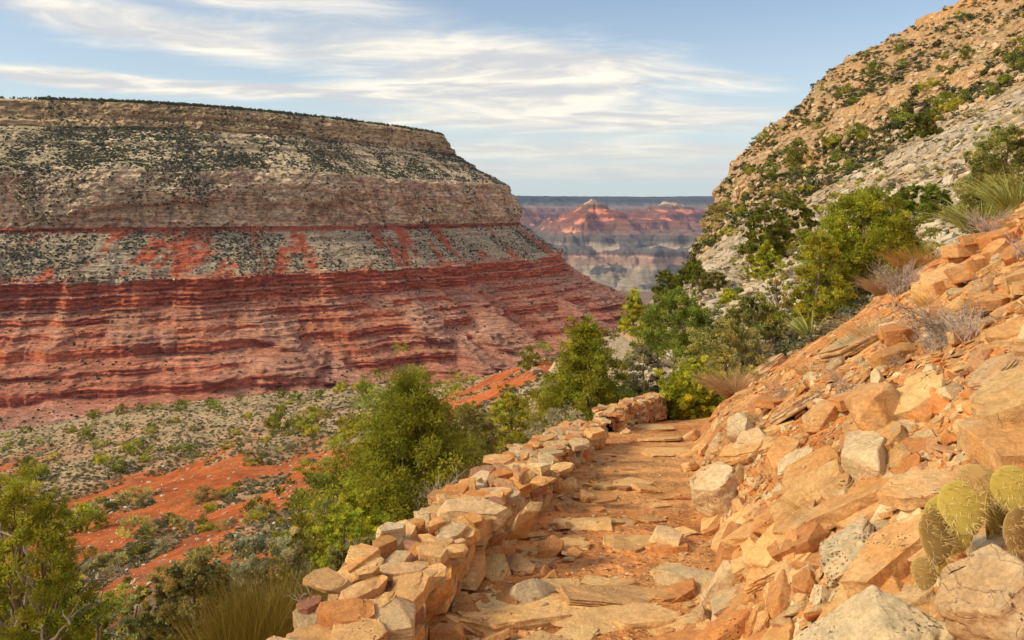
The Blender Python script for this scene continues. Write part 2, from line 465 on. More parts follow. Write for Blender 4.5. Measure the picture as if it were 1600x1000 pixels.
led = led + (Z0 < -118)*11*(_f-sstep(.40, .58, _f))*np.clip(.55+1.3*fbm(T/45, Z0/14, seed=61, o=3), 0, 1.25)+((Z0 > 96) & (Z0 < 262))*9*(_f-sstep(.36, .60, _f))*np.clip(.2+1.3*fbm(T/45, Z0/14, seed=61, o=3), 0, 1.1)
S = S0+big+gul+jn*sstep(262, 250, Z0)+led
S += 40*sstep(-.1, .5, fbm(T/230, S0*0+7.7, seed=78, o=2))*sstep(205, 100, Z0)*sstep(-140, -20, Z0)*.5
zz = Z1 + 2.6*fbm(T/11, S0/11, seed=80, o=3)*(1-.6*cliffy)
Zrel = zz
MX = R[:, 0][None]+N[:, 0][None]*S; MY = R[:, 1][None]+N[:, 1][None]*S
MP = np.stack([MX, MY, EZ+Zrel], -1)
# colours by bed
zc = Z1+10*fbm(T/90, Z0/30, seed=81, o=4)
slope_n = fbm(T/60, S0/180, seed=82, o=4)
kai = np.array([.66, .48, .27]); tal = np.array([.53, .42, .27]); coc = np.array([.66, .50, .34]); cocp = np.array([.62, .39, .26]); rd = np.array([.50, .13, .06])
rdl = np.array([.60, .175, .085]); mar = np.array([.30, .115, .085]); gt = np.array([.46, .365, .26])
cc = mix(kai, kai*np.array([.72, .68, .62]), sstep(-.3, .4, vnoise(zc/5, T/200, seed=83)))
cc = mix(cc, mix(tal, tal*1.35, sstep(-.3, .4, slope_n)), sstep(200, 190, zc))
cc = mix(cc, mix(coc, cocp, sstep(-.15, .4, fbm((Tw+.5*Zw)/26, (Zw-.3*Tw)/26, seed=84, o=6))), sstep(96, 88, zc))
cc = mix(cc, mix(tal, coc*1.12, sstep(-.2, .3, fbm(Tw/14, Zw/9, seed=68, o=4))), bury*sstep(96, 88, zc)*.95)
cc = mix(cc, coc*np.array([1.1, 1.15, 1.2]), sstep(.1, .5, fbm(T/40, Z0/12, seed=85))*sstep(96, 88, zc)*.6)
varn_shade = sstep(.05, .45, fbm((T+5*fbm(T/15, Z0/12, seed=605))/6.5, Z0/30, seed=65, o=4))*cliffy*(1-bury)  # desert varnish streaks, also painting in relief shade the cliffs lack
cc = cc*(1-.38*varn_shade[..., None]*sstep(96, 90, Z1)[..., None])
cc = cc*(1+.30*(sstep(.15, .4, fbm(Tw/7, Zw/3.6, seed=64, o=3))*sstep(96, 88, zc))[..., None])
cc = mix(cc, rd*.8, sstep(-23, -28, Z1))
streak = sstep(-.12, .10, fbm((T+S0*.35)/48, S0/260, seed=86, o=4)+.12*vnoise(T/9, S0/9, seed=87)+.10*sstep(-110, -50, Z0)*0+.20)
cc = mix(cc, mix(rd, gt, streak), sstep(-34, -40, Z1))
lowr = mix(rdl, rd, sstep(-.3, .3, fbm(T/35, Z0/10, seed=88)))
steep = np.abs(np.gradient(Z0, axis=0))/(np.abs(np.gradient(S0, axis=0))+1e-3)
lowr = mix(mix(np.array([.54, .23, .14]), np.array([.56, .32, .22]), sstep(-.2, .4, slope_n)), lowr, sstep(1.2, 2.5, steep))
lowr = mix(lowr, rdl*.9, .3*np.ones_like(T))
lowr = mix(lowr, np.array([.48, .19, .14]), sstep(-220, -330, Z0)*.35)
lowr = mix(lowr, np.array([.43, .27, .20]), bury*sstep(-174, -190, Z0)*.5)
edge = -120+20*fbm(T/110, S0*0+2.2, seed=606, o=4)+7*fbm(T/15, Z0/15, seed=607, o=3)
cc = mix(cc, lowr, sstep(0, -7, Z1-edge))
cc = cc*(1+.22*fbm(T/7, Z0/7, S0/7, seed=89, o=3)[..., None])
V = MP.reshape(-1, 3); Fq = grid_faces(*T.shape)[:, ::-1]
me = mesh_np('mesa', V, Fq, MM, np.clip(cc, 0, 1).reshape(-1, 3))
mesa = tag(link('mesa_terrain', me), 'long flat topped red and tan canyon wall across the valley', 'canyon wall', kind='structure')
# its flat top
top = MP[0]; cen = np.array([[-1500, 3300, EZ+262]])
tv = np.concatenate([top, np.array([[-3600, 3600, EZ+262]])]); ti = np.array([[i, i+1, len(top)] for i in range(len(top)-1)])
me = mesh_np('plateau', tv, ti, MM, np.tile([[.16, .15, .09]], (len(tv), 1)))
tag(link('plateau_ground', me), 'wooded flat top of the canyon wall', 'plateau', kind='structure')

# ------------------------------------------------------------------ canyon floor and far buttes
gs = 26000
me = mesh_np('floor', np.array([[-gs, -3000, -480], [gs, -3000, -480], [gs, 5000, -480], [-gs, 5000, -480],
                                [-gs, 5000, -900], [gs, 5000, -900], [gs, 27000, -900], [-gs, 27000, -900]], float),
             np.array([[0, 1, 2, 3], [3, 2, 5, 4], [4, 5, 6, 7]]), MF, np.tile([[.30, .20, .15]], (8, 1)), smooth=False)
tag(link('canyon_floor_ground', me), 'dark floor of the great canyon far below', 'canyon floor', kind='structure')

fx, fy = np.meshgrid(np.linspace(0, 1, 1100), np.exp(np.linspace(math.log(6200), math.log(20000), 760)))
fpx = 420+fx*1000; FX = (fpx-800)/F*fy; FY = fy
wx = FX + 520*fbm(FX/1300, FY/1300, seed=91, o=6); wy = FY+520*fbm(FX/1300, FY/1300, seed=92, o=6)
def W3(px, py, d): return ((px-800)/F*d, d, -(py-HY)/F*d)
def dist_seg(a, b):
    ax, ay, az = a; bx, by, bz = b
    dx, dy = bx-ax, by-ay; L2 = dx*dx+dy*dy
    u = np.clip(((wx-ax)*dx+(wy-ay)*dy)/L2, 0, 1)
    return np.hypot(wx-ax-u*dx, wy-ay-u*dy), az+u*(bz-az)
H_ = np.full_like(FX, -880.0)
def feat(pts, k=.60, flat=0, rg=.55):
    global H_
    for a, b in zip(pts[:-1], pts[1:]):
        r, h = dist_seg(W3(*a), W3(*b))
        g = 1+rg*ridge(wx/650, wy/650, seed=93, o=4)
        H_ = np.maximum(H_, h-k*np.maximum(r-flat, 0)*g)
feat([(943, 309, 9500), (905, 338, 9400), (868, 366, 9300)], .50, 0, .35)
feat([(943, 309, 9500), (978, 344, 9500), (992, 372, 9300)], .50, 0, .35)
feat([(943, 309, 9500), (948, 352, 8900)], .50, 0, .35)
feat([(940, 311, 11000), (960, 338, 11300), (996, 346, 11900), (1022, 330, 12500), (1045, 314, 12800), (1080, 330, 13000), (1110, 372, 13200)], .48)
feat([(940, 311, 11000), (900, 348, 10700), (868, 372, 10500)], .50)
feat([(1000, 345, 11300), (990, 395, 10400)], .6)
feat([(1045, 330, 12000), (1075, 350, 11300), (1120, 362, 10800)], .65)
feat([(905, 337, 10600), (872, 356, 10200)], .6, 40)
feat([(1010, 338, 12100), (1062, 336, 12200), (1092, 348, 12400)], .85, 60)
feat([(820, 318, 13500), (836, 345, 13300), (858, 372, 13000)], .7)
feat([(820, 318, 13500), (790, 335, 13600), (700, 340, 13800)], .7)
feat([(1125, 366, 8600), (1060, 372, 8800), (1010, 392, 9200), (950, 410, 9800)], .62, 60)
feat([(1040, 385, 8300), (1010, 420, 7900)], .6, 30)
feat([(930, 415, 10500), (880, 400, 11000)], .5)
rimy = 16200+500*fbm(FX/2600, FX*0, seed=94, o=3)+700*np.sin(FX/1500)
dd_ = rimy-wy*1.0
HR = 372+8*fbm(FX/1500, FY/1500, seed=95)-.0*FX
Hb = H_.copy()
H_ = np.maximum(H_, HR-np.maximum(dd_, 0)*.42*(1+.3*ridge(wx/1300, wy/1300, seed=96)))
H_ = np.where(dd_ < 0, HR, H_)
bands = np.array([-900, -760, -700, -640, -560, -470, -420, -330, -300, -180, -150, -60, -30, 60, 90, 180, 215, 290, 310, 372, 450], float)
outb = np.array([-900, -800, -700, -672, -560, -520, -380, -345, -195, -168, -85, -68, 20, 48, 130, 160, 255, 275, 350, 376, 450], float)
H2 = np.interp(H_, bands, outb)
H_ = H_*.50+H2*.50 + 26*ridge(FX/330, FY/330, seed=610, o=4)*sstep(380, 250, H_) + 8*fbm(FX/120, FY/120, seed=97, o=3)
za = H_+20*fbm(FX/900, FY/900, seed=98)
stops = [(-900, (.24, .20, .15)), (-560, (.30, .24, .18)), (-500, (.36, .23, .17)), (-400, (.40, .24, .18)), (-380, (.32, .25, .19)), (-250, (.36, .27, .20)),
         (-190, (.60, .27, .17)), (-20, (.66, .22, .12)), (40, (.62, .21, .11)), (80, (.62, .28, .16)), (130, (.68, .36, .20)), (200, (.34, .28, .21)), (255, (.17, .165, .13)), (290, (.15, .15, .12)), (330, (.24, .21, .16)), (345, (.14, .14, .10)), (372, (.16, .17, .11))]  # top bands darkened: woods, plus shade of the rim faces put in
sx = [k[0] for k in stops]
fcx = np.stack([np.interp(za, sx, [k[1][i] for k in stops]) for i in range(3)], -1)
fcx = mix(fcx, fcx*np.array([.30, .36, .46]), (Hb < H_-5)*.95)  # blue shade behind the buttes, painted into the rim slope colour
bz = vnoise(za/17, za*0, seed=99)
fcx = fcx*(1+.16*bz[..., None])
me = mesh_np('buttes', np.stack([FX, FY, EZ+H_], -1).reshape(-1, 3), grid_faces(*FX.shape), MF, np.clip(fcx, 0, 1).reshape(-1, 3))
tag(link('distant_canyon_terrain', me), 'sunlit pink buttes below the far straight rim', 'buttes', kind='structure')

# ------------------------------------------------------------------ sky, sun, camera, air
SUN_AZ, SUN_EL = math.radians(-104), math.radians(36)     # from the left and a little behind; azimuth from +Y, clockwise
w = bpy.data.worlds.new('World'); SC.world = w; w.use_nodes = True
q = NT(w); q.n.clear()
outw = q.new('ShaderNodeOutputWorld'); bg = q.new('ShaderNodeBackground')
sky = q.new('ShaderNodeTexSky', sky_type='NISHITA'); sky.sun_disc = False
sky.sun_elevation = SUN_EL; sky.sun_rotation = SUN_AZ; sky.altitude = 1700; sky.air_density = 1.0; sky.dust_density = 1.5; sky.ozone_density = 1.2
g = q.new('ShaderNodeTexCoord').outputs['Generated']
sp = q.new('ShaderNodeSeparateXYZ'); q.l.new(g, sp.inputs[0])
az = q.math('ARCTAN2', sp.outputs[0], sp.outputs[1]); el = q.math('ARCSINE', sp.outputs[2])
def AE(px, py):
    x, z = (px-800)/F, -(py-HY)/F
    return math.atan2(x, 1), math.asin(z/math.sqrt(1+x*x+z*z))
# a layer coordinate on a flat cloud deck, streaks drawn out sideways
den = q.math('MAXIMUM', q.math('ADD', sp.outputs[2], .10), .05)
cu = q.math('DIVIDE', sp.outputs[0], den); cv = q.math('DIVIDE', sp.outputs[1], den)
cmb = q.new('ShaderNodeCombineXYZ'); q.l.new(cu, cmb.inputs[0]); q.l.new(cv, cmb.inputs[1])
deck = q.mapping(cmb.outputs[0], (.55, 1.0, 1), (0, 0, math.radians(-16)))
wn = q.new('ShaderNodeTexNoise'); q.l.new(deck, wn.inputs[0]); wn.inputs['Scale'].default_value = 1.1; wn.inputs['Detail'].default_value = 3
off = q.new('ShaderNodeVectorMath', operation='MULTIPLY_ADD'); q.l.new(wn.outputs['Color'], off.inputs[0]); off.inputs[1].default_value = (.9, .9, 0); q.l.new(deck, off.inputs[2])
n1 = q.noise(off.outputs[0], 1.6, 9, .62); n2 = q.noise(off.outputs[0], 6.5, 7, .7)
fil = q.noise(q.mapping(off.outputs[0], (1.5, 4.6, 1), (0, 0, .55)), 1.6, 9, .70)
def blob(px, py, rx, ry, tilt=0.0):
    a0, e0 = AE(px, py)
    dx = q.math('SUBTRACT', az, a0); dy = q.math('SUBTRACT', el, e0)
    dy = q.math('ADD', dy, q.math('MULTIPLY', dx, tilt))
    a_ = q.math('DIVIDE', dx, rx/F); b_ = q.math('DIVIDE', dy, ry/F)
    r2 = q.math('ADD', q.math('MULTIPLY', a_, a_), q.math('MULTIPLY', b_, b_))
    return q.math('POWER', 2.718, q.math('MULTIPLY', r2, -1))
acc = None
for bl, wgt in ((blob(160, 28, 330, 36, .12), .95), (blob(470, 2, 260, 20, 0), .8), (blob(720, 95, 270, 46, .10), 1.15), (blob(900, 108, 150, 34, 0), .7),
                (blob(110, 122, 110, 12, .05), 1.15), (blob(340, 138, 260, 12, .0), .95), (blob(700, 160, 380, 34, .0), .6), (blob(860, 215, 420, 36, 0), .62),
                (blob(1150, 120, 120, 26, .2), .45), (blob(880, 272, 700, 22, 0), 1.0), (blob(950, 236, 500, 12, 0), .8), (blob(820, 190, 420, 12, 0), .5), (blob(560, 330, 900, 26, 0), .35), (blob(1050, 180, 160, 24, 0), .45), (blob(1100, 70, 200, 18, .1), .35)):
    k = q.math('MULTIPLY', bl, wgt); acc = k if acc is None else q.math('ADD', acc, k)
outside = q.mapr(az, -.72, -.62, .8, 0); acc = q.math('ADD', acc, outside)
acc = q.math('ADD', acc, q.mapr(az, .62, .75, 0, .7))
tex = q.math('ADD', q.math('MULTIPLY', n1, .9), q.math('ADD', q.math('MULTIPLY', n2, .22), q.math('MULTIPLY', fil, .62)))   # about .87
dns = q.math('ADD', q.math('MULTIPLY', acc, .62), q.math('SUBTRACT', tex, 1.08))
cov = q.mapr(dns, -.04, .48, 0, 1)
# bright cream where thick and lit, grey violet where thin or shaded
shade = q.mapr(q.noise(off.outputs[0], 3.1, 6, .6), .38, .66, 0, 1)
ccol = q.mixc(shade, (3.0, 2.95, 2.9, 1), (5.4, 4.8, 3.8, 1))
dk = q.mixc(1.0, sky.outputs[0], (.56, .60, .62, 1), 'MULTIPLY')
base = q.mixc(q.mapr(el, .0, .30, .78, .16), dk, (3.5, 3.8, 3.3, 1))
# thin high veil that greys the lower sky
skyc = q.mixc(q.math('MULTIPLY', cov, .88), base, q.mixc(q.mapr(el, .03, .16, .75, 0), ccol, (3.9, 3.75, 3.2, 1)))
q.l.new(skyc, bg.inputs[0]); bg.inputs[1].default_value = .15
q.l.new(bg.outputs[0], outw.inputs[0])

sl_ = bpy.data.lights.new('Sun', 'SUN'); sl_.energy = 2.3; sl_.angle = math.radians(14.0); sl_.color = (1.0, .84, .53)
so = bpy.data.objects.new('Sun', sl_); COL.objects.link(so)
sd = Vector((math.sin(SUN_AZ)*math.cos(SUN_EL), math.cos(SUN_AZ)*math.cos(SUN_EL), math.sin(SUN_EL)))
so.rotation_euler = sd.to_track_quat('Z', 'Y').to_euler(); so.location = (-20, -10, 30)

cam = bpy.data.cameras.new('Camera'); co = bpy.data.objects.new('Camera', cam); COL.objects.link(co)
co.location = (0, 0, EZ); co.rotation_euler = (math.radians(90), 0, 0)
cam.sensor_width = 36; cam.lens = 36*F/1600; cam.shift_y = -(500-HY)/1600
cam.clip_start = .05; cam.clip_end = 60000
SC.camera = co

HAZE = True
if HAZE:
    hx, y0, y1, zb, zt_ = 27000, -3500, 28000, -901, 1200
    hv = np.array([[x, y, z] for z in (zb, zt_) for x, y in ((-hx, y0), (hx, y0), (hx, y1), (-hx, y1))], float)
    hf = np.array([[3, 2, 1, 0], [4, 5, 6, 7], [0, 1, 5, 4], [1, 2, 6, 5], [2, 3, 7, 6], [3, 0, 4, 7]])
    m = bpy.data.materials.new('pale_air'); m.use_nodes = True; q = NT(m); q.n.clear()
    o_ = q.new('ShaderNodeOutputMaterial'); pv = q.new('ShaderNodeVolumePrincipled')
    pv.inputs['Color'].default_value = (.42, .58, 1, 1); pv.inputs['Density'].default_value = 2.1e-5; pv.inputs['Anisotropy'].default_value = .0
    q.l.new(pv.outputs[0], o_.inputs['Volume'])
    tag(link('haze', mesh_np('haze', hv, hf, m, smooth=False)), 'thin blue haze filling the canyon air', 'haze', kind='stuff')

SC.view_settings.view_transform = 'Standard'; SC.view_settings.look = 'None'
SC.view_settings.exposure = .76; SC.view_settings.gamma = 1
SC.cycles.use_denoising = True
SC.cycles.volume_bounces = 0
SC.cycles.max_bounces = 6; SC.cycles.diffuse_bounces = 3; SC.cycles.transparent_max_bounces = 8
SC.cycles.use_adaptive_sampling = True; SC.cycles.adaptive_threshold = .02
# ------------------------------------------------------------------ stone materials
def mat_stone(name, a, b_, c_, lichen=.3, attr=False, pits=.3, crack=0):
    m, q, b = new_mat(name, .88)
    tc = q.new('ShaderNodeNewGeometry').outputs['Position']
    oi = q.new('ShaderNodeObjectInfo').outputs['Random']
    def mul(c, f):
        cc = q.new('ShaderNodeCombineColor')
        for i in range(3): q.l.new(f, cc.inputs[i])
        return q.mixc(1.0, c, cc.outputs[0], 'MULTIPLY')
    n1 = q.noise(tc, 2.6, 5, .6, .6); n2 = q.noise(tc, 22, 6, .7); n3 = q.noise(tc, 95, 6, .75)
    if attr:
        base = q.new('ShaderNodeAttribute', attribute_name='Col').outputs['Color']
        base = mul(base, q.mapr(n1, .3, .7, .8, 1.2))
    else:
        f1 = q.mapr(oi, 0, 1, -.45, .45, False)
        base = q.mixc(q.math('ADD', q.mapr(n1, .34, .66, 0, 1), f1, clamp=True), C4(a), C4(b_))
        r2 = q.math('FRACT', q.math('MULTIPLY', oi, 7.31))
        base = q.mixc(q.math('MULTIPLY', q.mapr(r2, .62, .8, 0, 1), .75), base, C4(c_))
        base = mul(base, q.mapr(q.math('FRACT', q.math('MULTIPLY', oi, 13.7)), 0, 1, .82, 1.12, False))
    base = mul(base, q.mapr(n2, .3, .7, .80, 1.16))
    base = mul(base, q.mapr(n3, .32, .68, .80, 1.16))
    fc_ = q.new('ShaderNodeVectorMath', operation='MULTIPLY_ADD'); fn_ = q.new('ShaderNodeTexNoise'); q.l.new(tc, fn_.inputs[0]); fn_.inputs['Scale'].default_value = 9
    q.l.new(fn_.outputs['Color'], fc_.inputs[0]); fc_.inputs[1].default_value = (.16, .16, .05); q.l.new(q.mapping(tc, (.6, .6, 1.6)), fc_.inputs[2])
    fk = q.math('MULTIPLY', q.mapr(q.voro(fc_.outputs[0], 7, 'DISTANCE_TO_EDGE', 'Distance'), .0, .018, 1, 0), q.mapr(q.noise(tc, 3.3, 3, .6), .50, .62, 0, .22))
    base = q.mixc(fk, base, (.20, .09, .04, 1))
    # iron stain bands, following the bedding
    bd = q.noise(q.mapping(tc, (1.5, 1.5, 26), (.12, .2, 0)), 1, 3, .6)
    base = q.mixc(q.mapr(bd, .56, .72, 0, .35), base, (.42, .15, .05, 1))
    # lichen: pale grey green crusts with dark specks
    lm = q.math('MULTIPLY', q.mapr(q.noise(tc, 4.3, 4, .65), .60-.16*lichen, .70-.10*lichen, 0, 1), q.mapr(q.noise(tc, 38, 4, .7), .42, .56, 0, 1))
    nz = q.new('ShaderNodeSeparateXYZ'); q.l.new(q.new('ShaderNodeNewGeometry').outputs['Normal'], nz.inputs[0])
    lm = q.math('MULTIPLY', lm, q.mapr(nz.outputs[2], -.1, .6, .35, 1))
    lc = q.mixc(q.mapr(n2, .4, .6, 0, 1), (.36, .31, .19, 1), (.52, .44, .29, 1))
    base = q.mixc(q.math('MULTIPLY', lm, min(1, .35+lichen*.6)), base, lc)
    wv = q.new('ShaderNodeVectorMath', operation='MULTIPLY_ADD'); wn_ = q.new('ShaderNodeTexNoise'); q.l.new(tc, wn_.inputs[0]); wn_.inputs['Scale'].default_value = 40
    q.l.new(wn_.outputs['Color'], wv.inputs[0]); wv.inputs[1].default_value = (.03, .03, .03); q.l.new(tc, wv.inputs[2])
    vp = q.voro(wv.outputs[0], 70, 'F1', 'Distance')
    pm = q.math('MULTIPLY', q.mapr(vp, .20, .34, 1, 0), q.mapr(q.noise(tc, 5.5, 3, .6), .60-.12*pits, .66, 0, 1))
    base = q.mixc(q.math('MULTIPLY', pm, .85), base, (.10, .065, .045, 1))
    if crack:
        wn2 = q.new('ShaderNodeTexNoise'); q.l.new(tc, wn2.inputs[0]); wn2.inputs['Scale'].default_value = 2.0
        wv2 = q.new('ShaderNodeVectorMath', operation='MULTIPLY_ADD'); q.l.new(wn2.outputs['Color'], wv2.inputs[0]); wv2.inputs[1].default_value = (.6, .6, .3); q.l.new(q.mapping(tc, (.8, .8, 1.7)), wv2.inputs[2])
        ck = q.mapr(q.voro(wv2.outputs[0], 1.5, 'DISTANCE_TO_EDGE', 'Distance'), .0, .045, 1, 0)
        ck = q.math('MULTIPLY', ck, q.mapr(q.noise(tc, .9, 3, .6), .46, .60, 0, 1))
        base = q.mixc(q.math('MULTIPLY', ck, .7), base, (.13, .09, .055, 1))
        n2 = q.math('SUBTRACT', n2, q.math('MULTIPLY', ck, 2.0))
    q.l.new(base, b.inputs['Base Color'])
    h = q.math('ADD', q.math('MULTIPLY', n2, .45), q.math('ADD', q.math('MULTIPLY', n3, .10), q.math('MULTIPLY', bd, .35)))
    h = q.math('SUBTRACT', h, q.math('MULTIPLY', pm, .3))
    h = q.math('SUBTRACT', h, q.math('MULTIPLY', fk, .5))
    q.l.new(q.bump(h, .9, .026), b.inputs['Normal'])
    return m

S_OR = mat_stone('orange_sandstone', (.62, .30, .105), (.64, .40, .19), (.56, .22, .07), .15)
S_PALE = mat_stone('pale_sandstone', (.68, .49, .28), (.70, .54, .34), (.64, .40, .20), .45, pits=.35)
S_PINK = mat_stone('trail_sandstone', (.68, .38, .15), (.70, .46, .21), (.60, .34, .15), .05, pits=.1)
S_LICH = mat_stone('lichened_sandstone', (.60, .38, .20), (.66, .48, .29), (.58, .32, .15), .85, pits=.55)
S_CREAM = mat_stone('cream_limestone', (.54, .42, .28), (.48, .37, .25), (.54, .35, .19), .5, pits=.2, crack=1)
S_ATTR = mat_stone('loose_stone', None, None, None, .12, attr=True, pits=0)
S_BROWN = mat_stone('dark_red_stone', (.36, .15, .085), (.45, .22, .13), (.32, .16, .10), .1)

def rock_bm(seed, kind='slab', fine=.18, rough=1.0):
    rnd = random.Random(seed)
    bm = bmesh.new()
    n = rnd.randint(4, 7)
    if kind == 'slab': th, sh, tl = .20, .10, .06
    elif kind == 'block': th, sh, tl = .52, .16, .18
    elif kind == 'chip': th, sh, tl = .30, .25, .15
    else: th, sh, tl = .70, .28, .22
    a0 = rnd.uniform(0, 6.28); angs = sorted((i+rnd.uniform(-.32, .32))/n*6.283+a0 for i in range(n))
    ax, ay = rnd.uniform(-tl, tl), rnd.uniform(-tl, tl)
    for sgn in (-1, 1):
        for a in angs:
            r = rnd.uniform(.80, 1.0)*(1-sh*rnd.random()*(1 if sgn > 0 else .6))
            c_, s_ = math.cos(a), math.sin(a)
            k = r/max(abs(c_), abs(s_))**.45
            x, y = k*c_*.88, k*s_*.66
            bm.verts.new((x, y, sgn*th*(1+rnd.uniform(-.12, .12))+(ax*x+ay*y)*(1 if sgn > 0 else .3)))
    if kind in ('block', 'boulder'):
        for _ in range(4):
            a = rnd.uniform(0, 6.28); bm.verts.new((.93*math.cos(a), .72*math.sin(a), rnd.uniform(-.3, .3)*th))
    r = bmesh.ops.convex_hull(bm, input=bm.verts[:])
    bmesh.ops.delete(bm, geom=[g for g in r['geom_interior'] if isinstance(g, bmesh.types.BMVert)], context='VERTS')
    bmesh.ops.dissolve_limit(bm, angle_limit=math.radians(7), verts=bm.verts[:], edges=bm.edges[:])
    if kind != 'chip':
        off = {'slab': .016, 'block': .022, 'boulder': .08}[kind]
        bmesh.ops.bevel(bm, geom=bm.edges[:], offset=off, segments=1 if kind != 'boulder' else 2, affect='EDGES', profile=.6, clamp_overlap=True)
    bmesh.ops.triangulate(bm, faces=bm.faces[:])
    for _ in range(7):
        es = [e for e in bm.edges if e.calc_length() > fine]
        if not es: break
        bmesh.ops.subdivide_edges(bm, edges=es, cuts=1)
        bmesh.ops.triangulate(bm, faces=[f for f in bm.faces if len(f.verts) > 3])
    bmesh.ops.recalc_face_normals(bm, faces=bm.faces[:])
    bm.normal_update()
    co = np.array([v.co[:] for v in bm.verts]); no = np.array([v.normal[:] for v in bm.verts])
    if kind != 'chip':
        sd = seed % 997
        d = .020*fbm(co[:, 0]*2.2, co[:, 1]*2.2, co[:, 2]*2.2+sd, o=3, seed=sd)+.016*fbm(co[:, 0]*8, co[:, 1]*8, co[:, 2]*8, o=2, seed=sd+1)
        side = 1-np.abs(no[:, 2])
        d = d + side*.017*vnoise(co[:, 2]*16+1.2*vnoise(co[:, 0]*2, co[:, 1]*2, seed=sd), co[:, 0]*1.3, co[:, 1]*1.3, seed=sd+2)
        # a flake broken off the upper face
        q = co[:, 0]*math.cos(a0)+co[:, 1]*math.sin(a0)+.25*vnoise(co[:, 0]*3, co[:, 1]*3, seed=sd+5)
        d = d - (no[:, 2] > .6)*.05*(q > .25+.3*rnd.random())*(kind != 'boulder')
        co = co+no*(d*rough)[:, None]
        for v, c in zip(bm.verts, co): v.co = c
    return bm

def rock_me(seed, kind='slab', mat=None, fine=.18, rough=1.0, sharp=38):
    bm = rock_bm(seed, kind, fine, rough)
    me = bpy.data.meshes.new('rock'); bm.to_mesh(me); bm.free()
    me.polygons.foreach_set('use_smooth', [True]*len(me.polygons))
    me.set_sharp_from_angle(angle=math.radians(min(sharp, 30)))
    if mat: me.materials.append(mat)
    return me

def me_arrays(me):
    V = np.zeros(len(me.vertices)*3, np.float32); me.vertices.foreach_get('co', V)
    Fc = np.zeros(len(me.polygons)*3, np.int32); me.polygons.foreach_get('vertices', Fc)
    return V.reshape(-1, 3), Fc.reshape(-1, 3)

CHIPS = [me_arrays(rock_me(900+i, 'chip', fine=9)) for i in range(8)]
MIDW = [me_arrays(rock_me(970+i, 'slab', fine=.4)) for i in range(8)]
MIDS = [me_arrays(rock_me(950+i, 'slab' if i % 2 else 'block', fine=.6)) for i in range(6)]

def frames(nrm, yaw, tilt=None):
    """rotation matrices (n,3,3) whose z axis is nrm, turned by yaw"""
    nrm = np.atleast_2d(nrm); n = len(nrm)
    z = nrm.copy()
    if tilt is not None: z = z+tilt*RNG.normal(size=(n, 3))
    z /= np.linalg.norm(z, axis=1, keepdims=True)
    x = np.stack([np.cos(yaw), np.sin(yaw), np.zeros(n)], -1); x -= z*(x*z).sum(1, keepdims=True)
    x /= np.linalg.norm(x, axis=1, keepdims=True); y = np.cross(z, x)
    return np.stack([x, y, z], -1)

def merged(name, protos, pos, scl, R, cols, mat, label, cat, smooth=False, pcols=None, kind='stuff', parent=None, which=None):
    """many small loose things as ONE mesh"""
    n = len(pos); which = RNG.integers(0, len(protos), n) if which is None else which
    scl = np.asarray(scl, float); scl = scl[:, None]*np.ones(3) if scl.ndim == 1 else scl
    Vs, Fs, Cs, off = [], [], [], 0
    for k, (pv, pf) in enumerate(protos):
        i = np.nonzero(which == k)[0]
        if not len(i): continue
        v = np.einsum('nij,nvj->nvi', R[i], pv[None]*scl[i][:, None, :])+pos[i][:, None, :]
        f = pf[None]+(np.arange(len(i))*len(pv))[:, None, None]+off
        c = np.repeat(cols[i][:, None, :], len(pv), 1)
        if pcols is not None: c = c*pcols[k][None]
        Vs.append(v.reshape(-1, 3)); Fs.append(f.reshape(-1, pf.shape[1])); Cs.append(c.reshape(-1, 3)); off += len(i)*len(pv)
    me = mesh_np(name, np.concatenate(Vs), np.concatenate(Fs), mat, np.clip(np.concatenate(Cs), 0, 1), smooth=smooth)
    o = link(name, me, parent)
    if parent is None: tag(o, label, cat, kind=kind)
    elif kind: o['kind'] = kind
    return o

# screen-even sampling of the ground
_w = np.zeros_like(PYg)
_w[:-1] = np.maximum(PYg[:-1]-PYg[1:], 0)*np.gradient(PXg[0])[None]
_mn = np.minimum.accumulate(PYg, axis=0)
_w *= (PYg <= _mn+1.0)
def sample(n, mask, world=0.0):
    """n ground points, even over the picture (world=0) or over the ground (world=1)"""
    w = _w*mask
    if world: w = w*np.where(w > 0, 1, 0)**1*(Dg**world)
    w = np.where((PXg > -90) & (PXg < 1690), w, w*.15)
    p = w.ravel().astype(float); p /= p.sum()
    i = RNG.choice(p.size, n, p=p)
    px = PXg.ravel()[i]+RNG.uniform(-.9, .9, n)*(np.abs(PXg.ravel()[i]-800) < 850); d = Dg.ravel()[i]*np.exp(RNG.uniform(-.004, .004, n))
    return px, d

def trail_s(x, y): return x-np.interp(y, WD, WX)
SG = trail_s(X, Y)

STONE_COLS = np.array([(.60, .30, .11), (.64, .40, .19), (.58, .24, .08), (.66, .48, .28), (.54, .29, .14), (.62, .35, .15), (.50, .36, .20)])
def stone_cols(n, bank=STONE_COLS): return bank[RNG.integers(0, len(bank), n)]*RNG.uniform(.85, 1.12, (n, 1))

def place(name, me, pos, nrm, yaw, scale, label=None, cat=None, group=None, tilt=0.0, parent=None, org=None):
    o = link(name, me, parent)
    z = Vector(nrm)+Vector((random.gauss(0, 1), random.gauss(0, 1), random.gauss(0, 1)))*tilt
    z.normalize()
    x = Vector((math.cos(yaw), math.sin(yaw), 0)); x = (x-z*x.dot(z)).normalized(); y = z.cross(x)
    M = Matrix((x, y, z)).transposed().to_4x4()
    o.matrix_basis = Matrix.Translation(Vector(pos)-Vector(org or (0, 0, 0))) @ M @ Matrix.Diagonal((*scale, 1))
    if parent is None: tag(o, label, cat, group, 'thing')
    elif label: o['label'] = label
    return o

